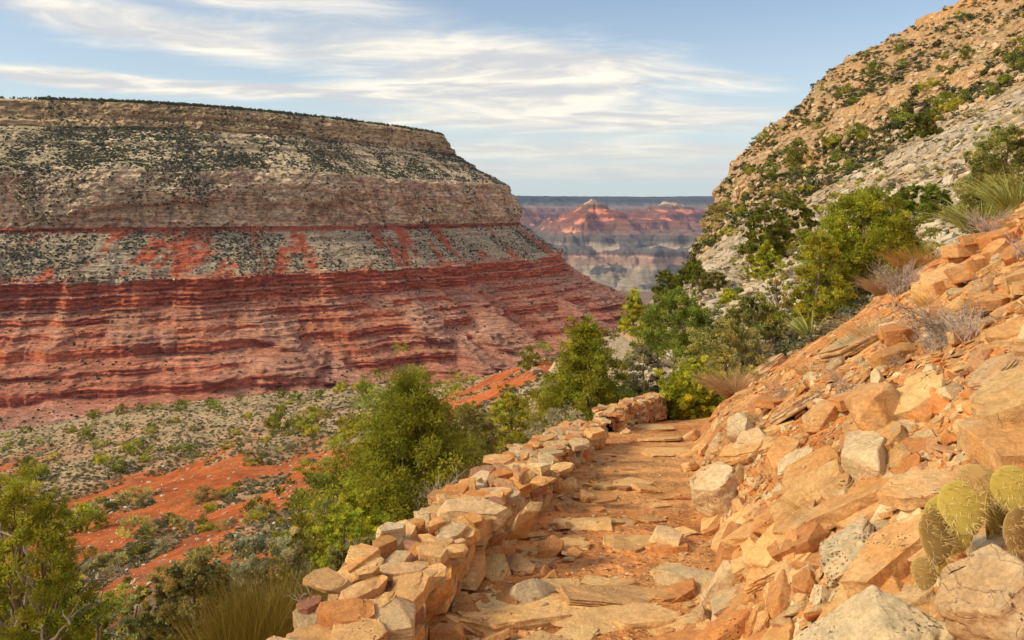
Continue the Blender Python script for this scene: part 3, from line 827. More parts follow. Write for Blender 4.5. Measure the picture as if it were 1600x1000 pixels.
# ------------------------------------------------------------------ boulders and slabs one can name
# px, py of the middle of the stone's foot, width in the picture, depth ratio, height ratio, yaw, pitch, roll, kind, material, name, category, label
HERO = [
 # trail bed
 (893, 855, 86, .85, .16, 10, -4, 2, 'slab', 'PINK', 'trail_slab', 'slab', 'grey brown flat slab lying alone on loose gravel beside the wall foot'),
 (868, 925, 150, .42, .16, 38, 0, 10, 'slab', 'PINK', 'trail_slab', 'slab', 'long narrow pale slab running diagonally from the trail gravel up to the middle'),
 (955, 945, 215, .60, .10, 24, 0, 4, 'slab', 'PINK', 'trail_slab', 'slab', 'widest smooth slab filling the near trail bed'),
 (815, 985, 235, .45, .20, 6, 3, -3, 'slab', 'PINK', 'trail_step', 'step', 'wavy stone step across the bottom of the trail next to the wall'),
 (930, 985, 190, .5, .14, -12, 6, 3, 'slab', 'PINK', 'trail_slab', 'slab', 'rounded reddish slab below the widest smooth slab of the trail'),
 (1040, 935, 110, .7, .12, -28, 0, 5, 'slab', 'OR', 'trail_slab', 'slab', 'cracked orange slab on the near trail between widest slab and lichened stones'),
 (1050, 1000, 170, .6, .10, 5, 0, 0, 'slab', 'PINK', 'trail_slab', 'slab', 'flat brown stained slab at the bottom edge of the trail'),
 (955, 820, 96, .42, .14, 40, 0, 6, 'slab', 'PINK', 'trail_slab', 'slab', 'pointed pink slab set diagonally beyond the grey brown flat slab'),
 (990, 855, 100, .6, .08, 25, 0, 0, 'slab', 'PINK', 'trail_slab', 'slab', 'worn thin slab sunk level with the dirt in mid trail'),
 (1018, 815, 72, .55, .16, 30, 0, 4, 'slab', 'OR', 'trail_slab', 'slab', 'wedge shaped orange slab with shaded front edge in mid trail'),
 (917, 785, 36, .8, 1.0, 70, 20, 12, 'block', 'PINK', 'stone', 'stone', 'upright triangular pink stone standing on the trail near the wall'),
 (977, 768, 26, .9, .6, 15, 0, 0, 'block', 'BROWN', 'stone', 'stone', 'small dark red cube shaped stone on the trail'),
 (945, 765, 48, .8, .3, 20, 0, 5, 'block', 'PINK', 'stone', 'stone', 'flat pink block just left of the small dark red cube stone'),
 (1012, 770, 58, .9, .25, 45, 5, 8, 'slab', 'OR', 'trail_slab', 'slab', 'tilted orange slab with a sharp upturned corner on the trail'),
 (1057, 780, 66, .8, .12, 5, 0, 4, 'slab', 'OR', 'trail_slab', 'slab', 'smooth triangular slab against the lichened bank block'),
 (1040, 712, 110, .7, .10, 5, 0, 0, 'slab', 'PINK', 'trail_slab', 'slab', 'broad pale slab crossing the trail where it narrows'),
 (1035, 690, 92, .6, .10, -8, 0, 0, 'slab', 'PINK', 'trail_slab', 'slab', 'broad step like slab just beyond the narrow part of the trail'),
 (1022, 672, 84, .6, .12, 4, 0, 0, 'slab', 'OR', 'trail_slab', 'slab', 'highest visible step slab before the trail bends away'),
 (930, 800, 44, .6, .25, -30, 0, 0, 'slab', 'OR', 'stone', 'stone', 'flat orange stone between the upright triangular stone and the pointed slab'),
 (1065, 835, 70, .7, .10, 12, 0, 0, 'slab', 'PINK', 'trail_slab', 'slab', 'pale trail slab half under dirt near the right bank'),
 (985, 735, 50, .6, .12, 10, 0, 0, 'slab', 'PINK', 'trail_slab', 'slab', 'small level slab near the far end of the near wall'),
 # right bank
 (1140, 790, 100, 1.0, 1.25, 20, 4, -6, 'block', 'LICH', 'boulder', 'boulder', 'squared grey lichened bank block overhanging the right trail edge'),
 (1180, 715, 100, 1.3, .35, 30, 0, 5, 'block', 'PINK', 'boulder', 'boulder', 'long pale bedrock block behind the squared lichened bank block'),
 (1250, 648, 120, .9, .22, 8, -8, -4, 'slab', 'LICH', 'boulder', 'boulder', 'flat slab crusted with pale lichen rings on the bank'),
 (1250, 728, 78, .9, .42, 28, 6, 0, 'block', 'PALE', 'boulder', 'boulder', 'pale wedge shaped block set in the orange scree bank'),
 (1338, 882, 175, .62, .50, 14, -5, 4, 'block', 'LICH', 'boulder', 'boulder', 'big grey topped boulder crusted with lichen in the middle of the bank'),
 (1306, 822, 66, .7, .45, 20, 0, -8, 'block', 'PALE', 'stone', 'stone', 'cream stone resting behind the big grey topped boulder'),
 (1215, 905, 125, .62, .40, -6, 8, 0, 'block', 'OR', 'boulder', 'boulder', 'broad orange block with a ledge across its smooth top'),
 (1165, 870, 66, .45, .42, 48, 0, 8, 'block', 'OR', 'boulder', 'boulder', 'long orange block pointing up slope from the trail edge'),
 (1120, 832, 66, .35, .35, 26, 0, 0, 'slab', 'OR', 'stone', 'stone', 'low orange wedge at the right trail edge'),
 (1155, 955, 165, .75, .22, -32, -6, 6, 'slab', 'PALE', 'boulder', 'boulder', 'pitted pale slab with rows of dark holes beside the trail'),
 (1098, 985, 60, .8, 1.05, 15, 0, -10, 'block', 'LICH', 'stone', 'stone', 'squat orange sided stone with green lichen top at the near trail edge'),
 (1205, 995, 62, .5, 1.3, 60, 18, 8, 'block', 'OR', 'stone', 'stone', 'bright orange upright wedge stone with dark flecks'),
 (1236, 990, 52, .8, 1.15, 30, 0, 10, 'block', 'LICH', 'stone', 'stone', 'dark grey lichened upright stone leaning on the bright orange wedge'),
 (1248, 858, 105, .55, .24, 6, 5, 0, 'slab', 'OR', 'boulder', 'boulder', 'flat topped deep orange slab left of the big grey topped boulder'),
 (1264, 935, 60, .6, .5, 20, 0, 0, 'block', 'OR', 'stone', 'stone', 'orange block tucked under the near corner of the big grey topped boulder'),
 (1283, 945, 34, .9, .8, 0, 0, 0, 'block', 'PALE', 'stone', 'stone', 'small knobbly cream stone below the big grey topped boulder'),
 (1272, 965, 80, .5, .35, 22, 0, 0, 'slab', 'OR', 'stone', 'stone', 'tilted orange slab below the small knobbly cream stone'),
 (1225, 800, 130, .42, .14, 42, 0, 0, 'slab', 'PINK', 'boulder', 'boulder', 'long smooth bedrock slab running up the bank through loose chips'),
 (1400, 1070, 330, .75, .70, -12, 0, 0, 'boulder', 'PALE', 'boulder', 'boulder', 'large whitish boulder cut off by the bottom edge of the photo'),
 (1605, 1015, 235, .8, 1.2, -18, 12, -8, 'block', 'LICH', 'boulder', 'boulder', 'huge pale topped block with a dark pitted orange face at bottom right'),
 (1385, 925, 90, .6, .3, -20, 0, 0, 'slab', 'LICH', 'stone', 'stone', 'grey lichened slab between the big grey topped boulder and whitish boulder'),
 (1470, 975, 120, .7, .22, 25, -6, 0, 'slab', 'PINK', 'boulder', 'boulder', 'brownish flat slab under the cactus beside the huge pitted block'),
 (1567, 600, 135, .7, .42, 14, -8, -6, 'boulder', 'LICH', 'boulder', 'boulder', 'rounded grey speckled boulder high on the bank at the photo edge'),
 (1590, 660, 120, .7, .5, 24, 8, 0, 'block', 'OR', 'boulder', 'boulder', 'orange faced block directly below the rounded grey speckled boulder'),
 (1510, 700, 60, .34, .30, 38, 0, 0, 'block', 'OR', 'stone', 'stone', 'slim orange bar stone beside the tangled grey dead shrub'),
 (1500, 760, 100, .5, .2, 10, 0, 0, 'slab', 'OR', 'stone', 'stone', 'flat orange slab just above the prickly pear'),
 (1462, 565, 52, .7, .7, 20, 0, 0, 'block', 'OR', 'stone', 'stone', 'orange block standing left of the rounded grey speckled boulder'),
 (1443, 600, 64, .8, .5, 10, 0, 0, 'block', 'PINK', 'stone', 'stone', 'pinkish block below the orange block on the upper bank'),
 (1470, 625, 70, .6, .35, -5, 0, 0, 'block', 'OR', 'stone', 'stone', 'low orange block below the pinkish block on the upper bank'),
 (1445, 545, 48, .4, .9, 65, 0, 0, 'slab', 'PINK', 'stone', 'stone', 'thin pink slab standing on edge on the upper bank'),
 (1360, 535, 210, .6, .16, 26, -4, 0, 'slab', 'LICH', 'boulder', 'boulder', 'wide grey lichened bedrock slab near the crest of the bank'),
 (1190, 590, 120, .7, .30, 26, 0, 0, 'block', 'LICH', 'boulder', 'boulder', 'grey weathered bedrock ledge above the tan dry bush'),
 (1500, 480, 70, .6, .34, 12, 10, 0, 'block', 'PINK', 'stone', 'stone', 'pale triangular faced slab in the piled orange slabs'),
 (1425, 418, 60, .6, .5, 5, 0, 0, 'block', 'OR', 'stone', 'stone', 'rounded bright orange block at the far end of the slab pile'),
 (1590, 372, 30, .8, 1.2, 5, 0, 0, 'boulder', 'OR', 'stone', 'stone', 'egg shaped orange stone on the bank crest at the photo edge'),
 (1395, 610, 54, .7, .3, 40, 0, 0, 'block', 'PALE', 'stone', 'stone', 'cream block half buried in scree between the two dry shrubs'),
 (1330, 690, 56, .7, .3, 15, 0, 0, 'slab', 'PALE', 'stone', 'stone', 'pale rhombic slab right of the pale wedge shaped block'),
 (1390, 715, 50, .8, .3, 25, 0, 0, 'slab', 'OR', 'stone', 'stone', 'orange slab propped left of the tangled grey dead shrub'),
 (1375, 785, 60, .45, .3, 30, 0, 0, 'slab', 'OR', 'stone', 'stone', 'narrow orange slab above the big grey topped boulder'),
 (205, 962, 50, .8, .5, 20, 0, 0, 'boulder', 'PALE', 'boulder', 'boulder', 'smooth pale boulder in the bushes at bottom left'),
]
MATS = {'PINK': S_PINK, 'OR': S_OR, 'LICH': S_LICH, 'PALE': S_PALE, 'CREAM': S_CREAM, 'BROWN': S_BROWN}
for i, (px, py, w_px, asp, hr, yaw, pitch, roll, kind, mt, name, cat, label) in enumerate(HERO):
    d = find_d(px, min(py, 1200), 1.3, 60)
    if d is None: continue
    p = pt(px, d); n = normal_at(np.array([px]), np.array([d]), .25)[0]
    w2 = w_px/2/F*d
    base = {'slab': .20, 'block': .52, 'boulder': .70, 'chip': .3}[kind]
    hz = hr*w2/base*.5
    n = n*.85+np.array([0, 0, .3]); n /= np.linalg.norm(n)
    pitch += RNG.uniform(-4, 5); roll += RNG.uniform(-4, 4)
    q_ = Euler((math.radians(pitch), math.radians(roll), 0)).to_matrix() @ Vector(n)
    me = rock_me(100+i*7, kind, MATS[mt], fine=.045 if w_px > 140 else .07 if w_px > 60 else .12, rough=1.7)
    lift = hz*base*(.55 if kind != 'slab' else .45)
    place(name, me, Vector(p)+Vector((0, w2*asp*.3, 0))+Vector(q_)*lift, q_, math.radians(yaw), (w2*1.0, w2*asp*1.45, hz*(.8 if cat != 'boulder' else 1)), label, cat,
          {'slab': 'slabs in the trail bed', 'step': 'slabs in the trail bed', 'boulder': 'large stones on the bank', 'stone': 'single stones beside the trail'}[cat])

# cream outcrop beyond the low wall
OUT = [(858, 640, 24, 78, 1.35, 'tall cream block at the left foot of the outcrop'), (868, 690, 22, 70, .9, 'lowest cream block of the outcrop under the tall one'),
       (890, 585, 27, 84, .8, 'cream block forming the left shoulder of the outcrop'), (925, 560, 29, 110, .75, 'highest broad cream block of the outcrop behind the pine'),
       (965, 562, 28, 120, .7, 'cracked cream ledge block right of the pine'), (985, 610, 24, 100, .62, 'smooth pale grey block of the outcrop above the low wall'),
       (940, 618, 25, 90, .8, 'cream block of the outcrop hidden behind the pine'), (1000, 545, 31, 90, .5, 'top right cream block of the outcrop beside dark tree'),
       (905, 640, 23, 80, .8, 'cream block below the pine trunk'), (1035, 600, 22, 60, .5, 'pale flat block between the low wall and the dark green tree')]
for i, (px, py, d, w_px, hr, label) in enumerate(OUT):
    w2 = w_px/2/F*d
    z = EZ-(py-HY)/F*d
    me = rock_me(1400+i*3, 'boulder' if i % 3 == 0 else 'block', S_CREAM, fine=.07, rough=2.6)
    place('outcrop_block', me, Vector(((px-800)/F*d, d+w2*.5, z-w2*hr*.15)), (.05, -.25, 1), math.radians(RNG.uniform(-20, 30)), (w2*1.0, w2*1.3, w2*hr*.95), label, 'boulder', 'cream outcrop blocks')

# ------------------------------------------------------------------ loose scree: the larger stones one by one, the chips as one mass
slabP = [rock_me(300+i, 'slab', S_OR, fine=.16) for i in range(7)]+[rock_me(320+i, 'slab', S_PINK, fine=.16) for i in range(5)]
blockP = [rock_me(340+i, 'block', S_OR, fine=.16) for i in range(7)]+[rock_me(360+i, 'block', S_PALE, fine=.16) for i in range(3)]
bank = (SG > 1.15) & (Dg < 15) & (Dg > 1.9)
px, d = sample(240, bank)
pos = pt(px, d); nr_ = normal_at(px, d)
for i in range(len(px)):
    sz = float(np.clip(.056*d[i]**.42*RNG.lognormal(.15, .55), .04, .30))
    me = slabP[i % 12] if RNG.random() < .6 else blockP[i % 10]
    n = nr_[i]*.8+np.array([0, 0, .4])
    place('scree_stone', me, pos[i]+np.array([0, 0, sz*.10]), n, RNG.uniform(-.5, 1.6), (sz, sz*RNG.uniform(.6, 1.0), sz*RNG.uniform(.35, .8)),
          'loose angular orange stone lying in the scree bank right of the trail', 'stone', 'loose stones of the scree bank', tilt=.18)
# the pile of slabs at upper right
pile = bank & (PXg > 1390) & (PYg < 560-(PXg-1390)*.1) & (Dg > 4)
px, d = sample(85, pile); pos = pt(px, d); nr_ = normal_at(px, d)
for i in range(len(px)):
    sz = float(np.clip(.13*RNG.lognormal(.1, .4), .07, .35))*(.6+.06*d[i])
    place('piled_slab', slabP[int(RNG.integers(0, 12))], pos[i]+np.array([0, 0, sz*RNG.uniform(.1, .4)]), nr_[i]*.5+np.array([0, 0, .6]), RNG.normal(.45, .35),
          (sz*1.2, sz*.75, sz*RNG.uniform(.8, 1.4)), 'angular orange slab in the heap of slabs near the top of the bank', 'stone', 'slabs heaped on the upper bank', tilt=.16)
# trail bed
bed = (SG > .02) & (SG < 1.12) & (Dg < 16) & (Dg > 2.2)
px, d = sample(62, bed); pos = pt(px, d); nr_ = normal_at(px, d)
for i in range(len(px)):
    sz = float(np.clip(.085*d[i]**.45*RNG.lognormal(0, .4), .05, .32))
    place('trail_stone', slabP[7+i % 5] if i % 3 else slabP[i % 7], pos[i], nr_[i]+np.array([0, 0, .0]), RNG.uniform(0, 3.1), (sz, sz*.95, sz*.34), 'flat stone half sunk in the dirt of the trail', 'stone',
          'stones sunk in the trail', tilt=.06)
px, d = sample(70, (SG > .85) & (SG < 1.35) & (Dg < 14) & (Dg > 2.4)); pos = pt(px, d); nr_ = normal_at(px, d)
for i in range(len(px)):
    sz = float(np.clip(.075*d[i]**.4*RNG.lognormal(0, .4), .05, .28))
    place('edge_stone', slabP[i % 12] if i % 2 else blockP[i % 10], pos[i]+np.array([0, 0, sz*.08]), nr_[i]+np.array([0, 0, .2]), RNG.uniform(-.6, 1.6), (sz, sz*.75, sz*RNG.uniform(.45, .8)),
          'angular orange stone slid down onto the right edge of the trail', 'stone', 'stones along the right trail edge', tilt=.22)
px, d = sample(60, (SG > -.02) & (SG < .32) & (Dg < 12) & (Dg > 2.4)); pos = pt(px, d); nr_ = normal_at(px, d)
for i in range(len(px)):
    sz = float(np.clip(.045*d[i]**.4*RNG.lognormal(0, .4), .03, .16))
    place('fallen_stone', slabP[i % 12] if i % 2 else blockP[i % 10], pos[i]+np.array([0, 0, sz*.12]), nr_[i], RNG.uniform(0, 3.1), (sz, sz*.75, sz*RNG.uniform(.45, .9)),
          'small angular stone fallen from the wall onto the left side of the trail', 'stone', 'stones along the wall foot', tilt=.3)
# chips
def chips(name, n, mask, s0, s1, label, flat=.7, bank_=STONE_COLS, protos=CHIPS, sgrow=.35, tilt=.3, world=0, cat='rubble'):
    px, d = sample(n, mask, world); pos = pt(px, d); nn = normal_at(px, d)
    s = s0*(s1/s0)**(RNG.random(n)**2.2)*(d/3.0)**sgrow
    R_ = frames(nn, RNG.uniform(0, 6.28, n), tilt)
    sc = s[:, None]*np.stack([np.ones(n), RNG.uniform(.6, 1, n), RNG.uniform(.45, 1, n)*flat], -1)
    return merged(name, protos, pos+nn*(s*.12)[:, None], sc, R_, stone_cols(n, bank_), S_ATTR, label, cat)
chips('scree_rubble', 15000, bank, .009, .055, 'small orange stone chips covering the scree bank')
chips('scree_debris', 1900, bank, .03, .10, 'fist sized orange stones packed over the scree bank', protos=MIDS, flat=.6)
chips('trail_gravel', 5000, bed, .006, .030, 'loose gravel over the dirt of the trail', sgrow=.2)
chips('trail_debris', 420, bed & (SG < .35), .02, .06, 'stone chips along the foot of the wall', protos=MIDS)
left = (SG < -.45) & (SG > -2.4) & (Dg < 12) & (Dg > 2.5)
chips('outer_rubble', 2200, left, .03, .12, 'broken orange stones spilled down outside the wall', protos=MIDS)

# ------------------------------------------------------------------ dry stone walls
def wall_h(y): return float(np.interp(y, [2, 2.6, 3.5, 5, 8, 9.9, 11, 15], [.15, .18, .24, .28, .27, .25, .26, .34]))
def wall_z(y): return float(EZ+np.interp(y, PD, PZ))
def wall_x(y): return float(np.interp(y, WD, WX))
wallP = [rock_me(500+i, 'slab', m_, fine=.15) for i, m_ in enumerate([S_OR, S_PINK, S_OR, S_PALE, S_PINK, S_OR, S_LICH, S_PINK, S_OR, S_BROWN])]
wallB = [rock_me(520+i, 'block', m_, fine=.15) for i, m_ in enumerate([S_OR, S_PINK, S_PALE, S_OR, S_PINK, S_LICH])]
def core(ya, yb, parent):
    ys = np.arange(ya, yb+.01, .12); V = []
    for y in ys:
        x, z, h = wall_x(y), wall_z(y), wall_h(y)
        for dx, dz in ((-.12, -.25), (-.13, .0), (-.17, h*.72), (-.36, h*.72), (-.44, 0), (-.50, -.5)):
            V.append((x+dx+.02*math.sin(y*17+dz*9), y, z+dz+.02*math.sin(y*23+dx*31)))
    f = [(i*6+j, i*6+j+1, i*6+j+7, i*6+j+6) for i in range(len(ys)-1) for j in range(5)]
    link('wall_core', mesh_np('core', np.array(V)-np.array(parent.location[:]), np.array(f), S_BROWN), parent)
def build_wall(ya, yb, label, nbig, sc=1.0):
    w_ = tag(empty('dry_stone_wall', (wall_x((ya+yb)/2)-.27, (ya+yb)/2, wall_z((ya+yb)/2))), label, 'wall', 'stacked stone walls of the trail')
    items = []
    for side in (0, 1):
        y = ya
        z = -.04; k = 0
        while z < wall_h(ya if ya > 3 else 5)+.06:
            th = RNG.uniform(.015, .036)*sc; y = ya+RNG.uniform(0, .15)
            while y < yb:
                L = RNG.uniform(.06, .18)*sc*(1+.35*(RNG.random() < .2))
                if z+th < wall_h(y)+.02 or (z < .05):
                    t_ = wall_x(y+.2)-wall_x(y-.2); yaw = math.atan2(.4, t_)
                    off = -.10-.06*z-RNG.uniform(-.015, .055) if side == 0 else -.37+RNG.uniform(-.05, .03)
                    x = wall_x(y+L)+off*1.0
                    items.append((x, y+L, wall_z(y+L)+z+th, yaw+RNG.normal(0, .16), L*1.08, RNG.uniform(.09, .15)*sc, th*1.06, side))
                y += L*2*RNG.uniform(.92, 1.02)
            z += th*1.85; k += 1
    # the top, laid flat and uneven
    y = ya
    while y < yb:
        for off in (-.12, -.26, -.40):
            if RNG.random() < .85:
                L = RNG.uniform(.065, .15)*sc; yy = y+RNG.uniform(-.08, .1)
                items.append((wall_x(yy)+off+RNG.uniform(-.04, .04), yy, wall_z(yy)+wall_h(yy)+RNG.uniform(-.02, .05), RNG.uniform(0, 3.1), L, L*RNG.uniform(.55, .9), RNG.uniform(.012, .028), 2))
        y += .17
    order = sorted(range(len(items)), key=lambda i: -(items[i][4]*(.45*items[i][5] if items[i][7] == 2 else items[i][6]))/items[i][1]**2*(0 if items[i][7] == 1 else 1))
    big = set(order[:nbig])
    rest = []
    for i, (x, y, z, yaw, L, Wd, th, side) in enumerate(items):
        if i in big:
            blk = side == 2 and RNG.random() < .15
            me = wallB[i % 6] if blk else wallP[i % 10]
            place('stone', me, Vector((x, y, z)), (RNG.normal(0, .08), RNG.normal(0, .06)-.1, 1), yaw, (L, Wd, th/(.52 if blk else .20)), parent=w_, org=w_.location)
        else: rest.append(items[i])
    if rest:
        r = np.array([(a[0]-w_.location.x, a[1]-w_.location.y, a[2]-w_.location.z) for a in rest]); n = len(r)
        R_ = frames(np.tile([0., -.1, 1.], (n, 1)), np.array([a[3] for a in rest]), .10)
        merged('small_stones', MIDW, r, np.array([(a[4], a[5], a[6]/.20) for a in rest]), R_, stone_cols(n), S_ATTR, None, None, parent=w_)
    core(ya, yb, w_)
    return w_
wall1 = build_wall(2.2, 10.0, 'long knee high dry stone wall along the left edge of the trail', 84)
wall2 = build_wall(11.3, 15.4, 'short low wall of stacked slabs where the trail bends out of sight', 80, 1.15)
CAPS = [(605, 962, 100, .62, .30, -8, 'block', 'OR', 'plump orange tan cap stone at the near end of the wall'),
        (622, 902, 108, .40, .26, 8, 'block', 'LICH', 'pale cap slab with lichened back edge and dark pits'),
        (500, 1010, 120, .7, .16, 12, 'slab', 'PINK', 'flat beige cap slab at the near end of the wall'),
        (590, 1000, 190, .7, .30, 5, 'block', 'PALE', 'big bevelled cream block under the plump cap stone'),
        (742, 818, 135, .60, .40, -6, 'block', 'PALE', 'largest pale cap block halfway along the near wall'),
        (822, 812, 100, .34, 1.05, 62, 'block', 'PINK', 'big pink slab leaning on edge against the wall face'),
        (672, 905, 66, .7, .30, 30, 'block', 'PINK', 'orange cap block overlapping the pale cap slab'),
        (690, 862, 60, .6, .42, 40, 'block', 'OR', 'pointed orange cap stone tilted up behind the flat cap'),
        (700, 838, 84, .40, .30, 22, 'slab', 'OR', 'bright orange leaning cap slab below the largest cap block'),
        (655, 865, 48, .8, .3, 12, 'slab', 'OR', 'flat golden cap slab before the pointed cap stone'),
        (705, 868, 60, .7, .25, 10, 'block', 'PINK', 'square grey tan cap block on the trail side of the wall'),
        (648, 832, 40, .8, .9, 10, 'block', 'OR', 'knobbly stone on the outer heap below the largest cap block'),
        (695, 790, 60, .4, .26, 20, 'slab', 'PINK', 'long slab lying behind the largest cap block'),
        (850, 755, 50, .7, .25, 18, 'block', 'OR', 'flat orange cap stone beyond the big leaning slab'),
        (880, 735, 48, .7, .3, 12, 'block', 'PINK', 'pink cap stone over the far half of the wall'),
        (905, 700, 46, .8, .4, 25, 'block', 'PALE', 'pale squared cap stone near the far end'),
        (930, 683, 44, .8, .5, 15, 'block', 'OR', 'orange tan cap block at the far end of the near wall')]
for i, (px, py, w_px, asp, hr, yaw, kind, mt, label) in enumerate(CAPS):
    ds = np.linspace(2.0, 11, 900)
    top_ = np.array([wall_z(v_)+wall_h(v_) for v_ in ds]); k = np.nonzero(EZ-(py-HY)/F*ds <= top_)[0][0]; d = ds[k]
    w2 = w_px/2/F*d; base = .2 if kind == 'slab' else .52; hz = hr*w2/base*.50
    x_ = (px-800)/F*d
    me = rock_me(700+i*5, kind, MATS[mt], fine=.08)
    lean = (.0, -.12, 1) if i != 5 else (.42, -.22, 1)
    zoff = hz*base*.7 if i != 5 else -.02
    o = place('cap_stone', me, Vector((x_, d+w2*asp*.4, top_[k]+zoff)), lean, math.radians(yaw), (w2*1.0, w2*asp*1.35, hz), label, parent=wall1, tilt=.03, org=wall1.location)

# ------------------------------------------------------------------ rocks of the hillside and the valley
HC = np.array([(.56, .47, .35), (.50, .42, .32), (.60, .50, .36), (.52, .40, .27), (.46, .39, .30)])
TC = np.array([(.54, .39, .24), (.60, .44, .28), (.52, .33, .18), (.58, .46, .32), (.44, .32, .20)])
WC = np.array([(.62, .56, .46), (.50, .42, .32), (.58, .44, .32), (.42, .33, .25)])
m_hill = (hm > .5) & (Dg > 16) & (Dg < 130)
paleP = [rock_me(600+i, 'slab' if i % 2 else 'block', S_CREAM, fine=.16, rough=1.5) for i in range(10)]
px, d = sample(190, m_hill & (Dg > 20), .25); pos = pt(px, d); nr_ = normal_at(px, d)
for i in range(len(px)):
    sz = float(.20*(d[i]/25)**.75*RNG.lognormal(.1, .5))
    place('hillside_slab', paleP[i % 10], pos[i]+np.array([0, 0, sz*.08]), nr_[i]*.6+np.array([0, 0, .5]), RNG.normal(.35, .4), (sz*1.5, sz, sz*RNG.uniform(.4, .7)),
          'pale grey ledge rock jutting from the slope beyond the scree', 'rock', 'pale rocks of the middle slope', tilt=.10)
chips('hillside_rubble', 5000, m_hill, .03, .20, 'pale grey rubble strewn over the middle slope', bank_=HC, protos=MIDS, sgrow=.55, tilt=.22)
m_b = (hm > .5) & (Dg > 130) & (Dg < 620)
chips('cliff_rubble', 6500, m_b, .10, .8, 'tan blocks and rubble over the high slope and its ledges', bank_=TC, protos=MIDS, sgrow=.20, tilt=.22, flat=1.0)
m_v = (hm < .4) & (Dg > 16) & (Dg < 300)
chips('valley_rubble', 6500, m_v, .025, .12, 'pale stones strewn over the valley slope', bank_=WC, protos=CHIPS, sgrow=.40, flat=.8)
tag(place('boulder', rock_me(1501, 'block', S_CREAM, fine=.12), pt(838, 95.)+np.array([0, 0, .3]), (.2, -.3, 1), .3, (1.0, .7, .8), 'lone white boulder on the red earth patch left of the outcrop', 'boulder'))
# blocks on the mesa
def mesa_points(n, wfun):
    w = wfun*np.where(pxm_g > -40, 1, .2)*np.where(pxm_g < 1050, 1, .1)
    p = w.ravel().astype(float); p /= p.sum(); i = RNG.choice(p.size, n, p=p)
    return MP.reshape(-1, 3)[i], i
pxm_g = 800+F*MX/MY
rowlen = np.abs(np.gradient(S0, axis=0))+.35*np.abs(np.gradient(Z0, axis=0))
wr = rowlen*((Z1 < 90)*.6+(Z1 < -30)*1.0+(Z1 > 100)*.35)*(Z1 < 196)*(streak*.7+.4)
pos, ii = mesa_points(22000, wr)
n = len(pos); cz = Z1.ravel()[ii]
colr = np.where((cz > -130)[:, None], WC[RNG.integers(0, 4, n)], np.array([(.40, .20, .15)])*RNG.uniform(.8, 1.4, (n, 1)))
merged('mesa_rubble', CHIPS, pos, RNG.lognormal(.35, .45, n)*.95, frames(np.tile([.2, -.6, 1.], (n, 1)), RNG.uniform(0, 6.28, n), .4), colr*1.1, S_ATTR, 'pale and red blocks fallen over the slopes of the canyon wall', 'rubble')
# ------------------------------------------------------------------ plant materials
def mat_leaf(name, c, trans=.48, var=.25, rough=.7):
    m, q, b = new_mat(name, rough)
    col = q.new('ShaderNodeAttribute', attribute_name='Col').outputs['Color']
    oi = q.new('ShaderNodeObjectInfo').outputs['Random']
    hsv = q.new('ShaderNodeHueSaturation'); hsv.inputs['Color'].default_value = C4(c)
    q.l.new(q.mapr(oi, 0, 1, .485, .515, False), hsv.inputs['Hue']); q.l.new(q.mapr(q.math('FRACT', q.math('MULTIPLY', oi, 5.3)), 0, 1, 1-var, 1+var, False), hsv.inputs['Value'])
    cc = q.mixc(1.0, hsv.outputs[0], col, 'MULTIPLY')
    q.l.new(cc, b.inputs['Base Color'])
    tr = q.new('ShaderNodeBsdfTranslucent'); q.l.new(cc, tr.inputs[0])
    mx = q.new('ShaderNodeMixShader'); mx.inputs[0].default_value = trans
    q.l.new(b.outputs[0], mx.inputs[1]); q.l.new(tr.outputs[0], mx.inputs[2])
    q.l.new(mx.outputs[0], q.n['Material Output'].inputs['Surface'])
    return m
L_JUN = mat_leaf('juniper_green', (.48, .46, .055)); L_BRI = mat_leaf('bright_green', (.44, .45, .045)); L_DRK = mat_leaf('pinyon_green', (.25, .27, .045))
L_OLI = mat_leaf('olive_leaves', (.42, .38, .12)); L_GRY = mat_leaf('sage_grey', (.44, .40, .24)); L_DRY = mat_leaf('dry_grass', (.55, .37, .17), .3)
L_BRM = mat_leaf('broom_stems', (.32, .23, .035), .2); L_GLD = mat_leaf('golden_grass', (.52, .32, .08), .3); L_YUC = mat_leaf('yucca_blades', (.34, .36, .10), .2)
L_TWG = mat_leaf('grey_twigs', (.42, .34, .29), 0); L_FAR = mat_leaf('far_scrub', (.062, .072, .028), .1, 0)
def mat_bark(name, c):
    m, q, b = new_mat(name, .95)
    tc = q.new('ShaderNodeTexCoord').outputs['Object']
    n = q.noise(q.mapping(tc, (14, 14, 2.5)), 1.5, 5, .7)
    q.l.new(q.mixc(q.mapr(n, .3, .7, 0, 1), (c[0]*.6, c[1]*.6, c[2]*.6, 1), C4(c)), b.inputs['Base Color'])
    q.l.new(q.bump(n, .6, .02), b.inputs['Normal'])
    return m
BARK = mat_bark('juniper_bark', (.27, .20, .15)); DEAD = mat_bark('bleached_wood', (.62, .55, .48))
m_, q_, b_ = new_mat('cactus_skin', .6)
tc_ = q_.new('ShaderNodeTexCoord').outputs['Object']; oi_ = q_.new('ShaderNodeObjectInfo').outputs['Random']
cb_ = q_.mixc(q_.mapr(oi_, .55, .9, 0, 1), (.50, .37, .08, 1), (.46, .27, .11, 1)); cb_ = q_.mixc(q_.mapr(q_.noise(tc_, 1.2, 4), .4, .62, 0, .5), cb_, (.26, .28, .07, 1))
cb_ = q_.mixc(q_.mapr(q_.voro(tc_, 4.2, 'F1', 'Distance'), .06, .13, 1, 0), cb_, (.12, .06, .03, 1))
q_.l.new(cb_, b_.inputs['Base Color']); CACT = m_
m_, q_, b_ = new_mat('cactus_spines', .5); b_.inputs['Base Color'].default_value = (.75, .58, .26, 1); SPINE = m_

def unit(v): return v/np.maximum(np.linalg.norm(v, axis=-1, keepdims=True), 1e-9)

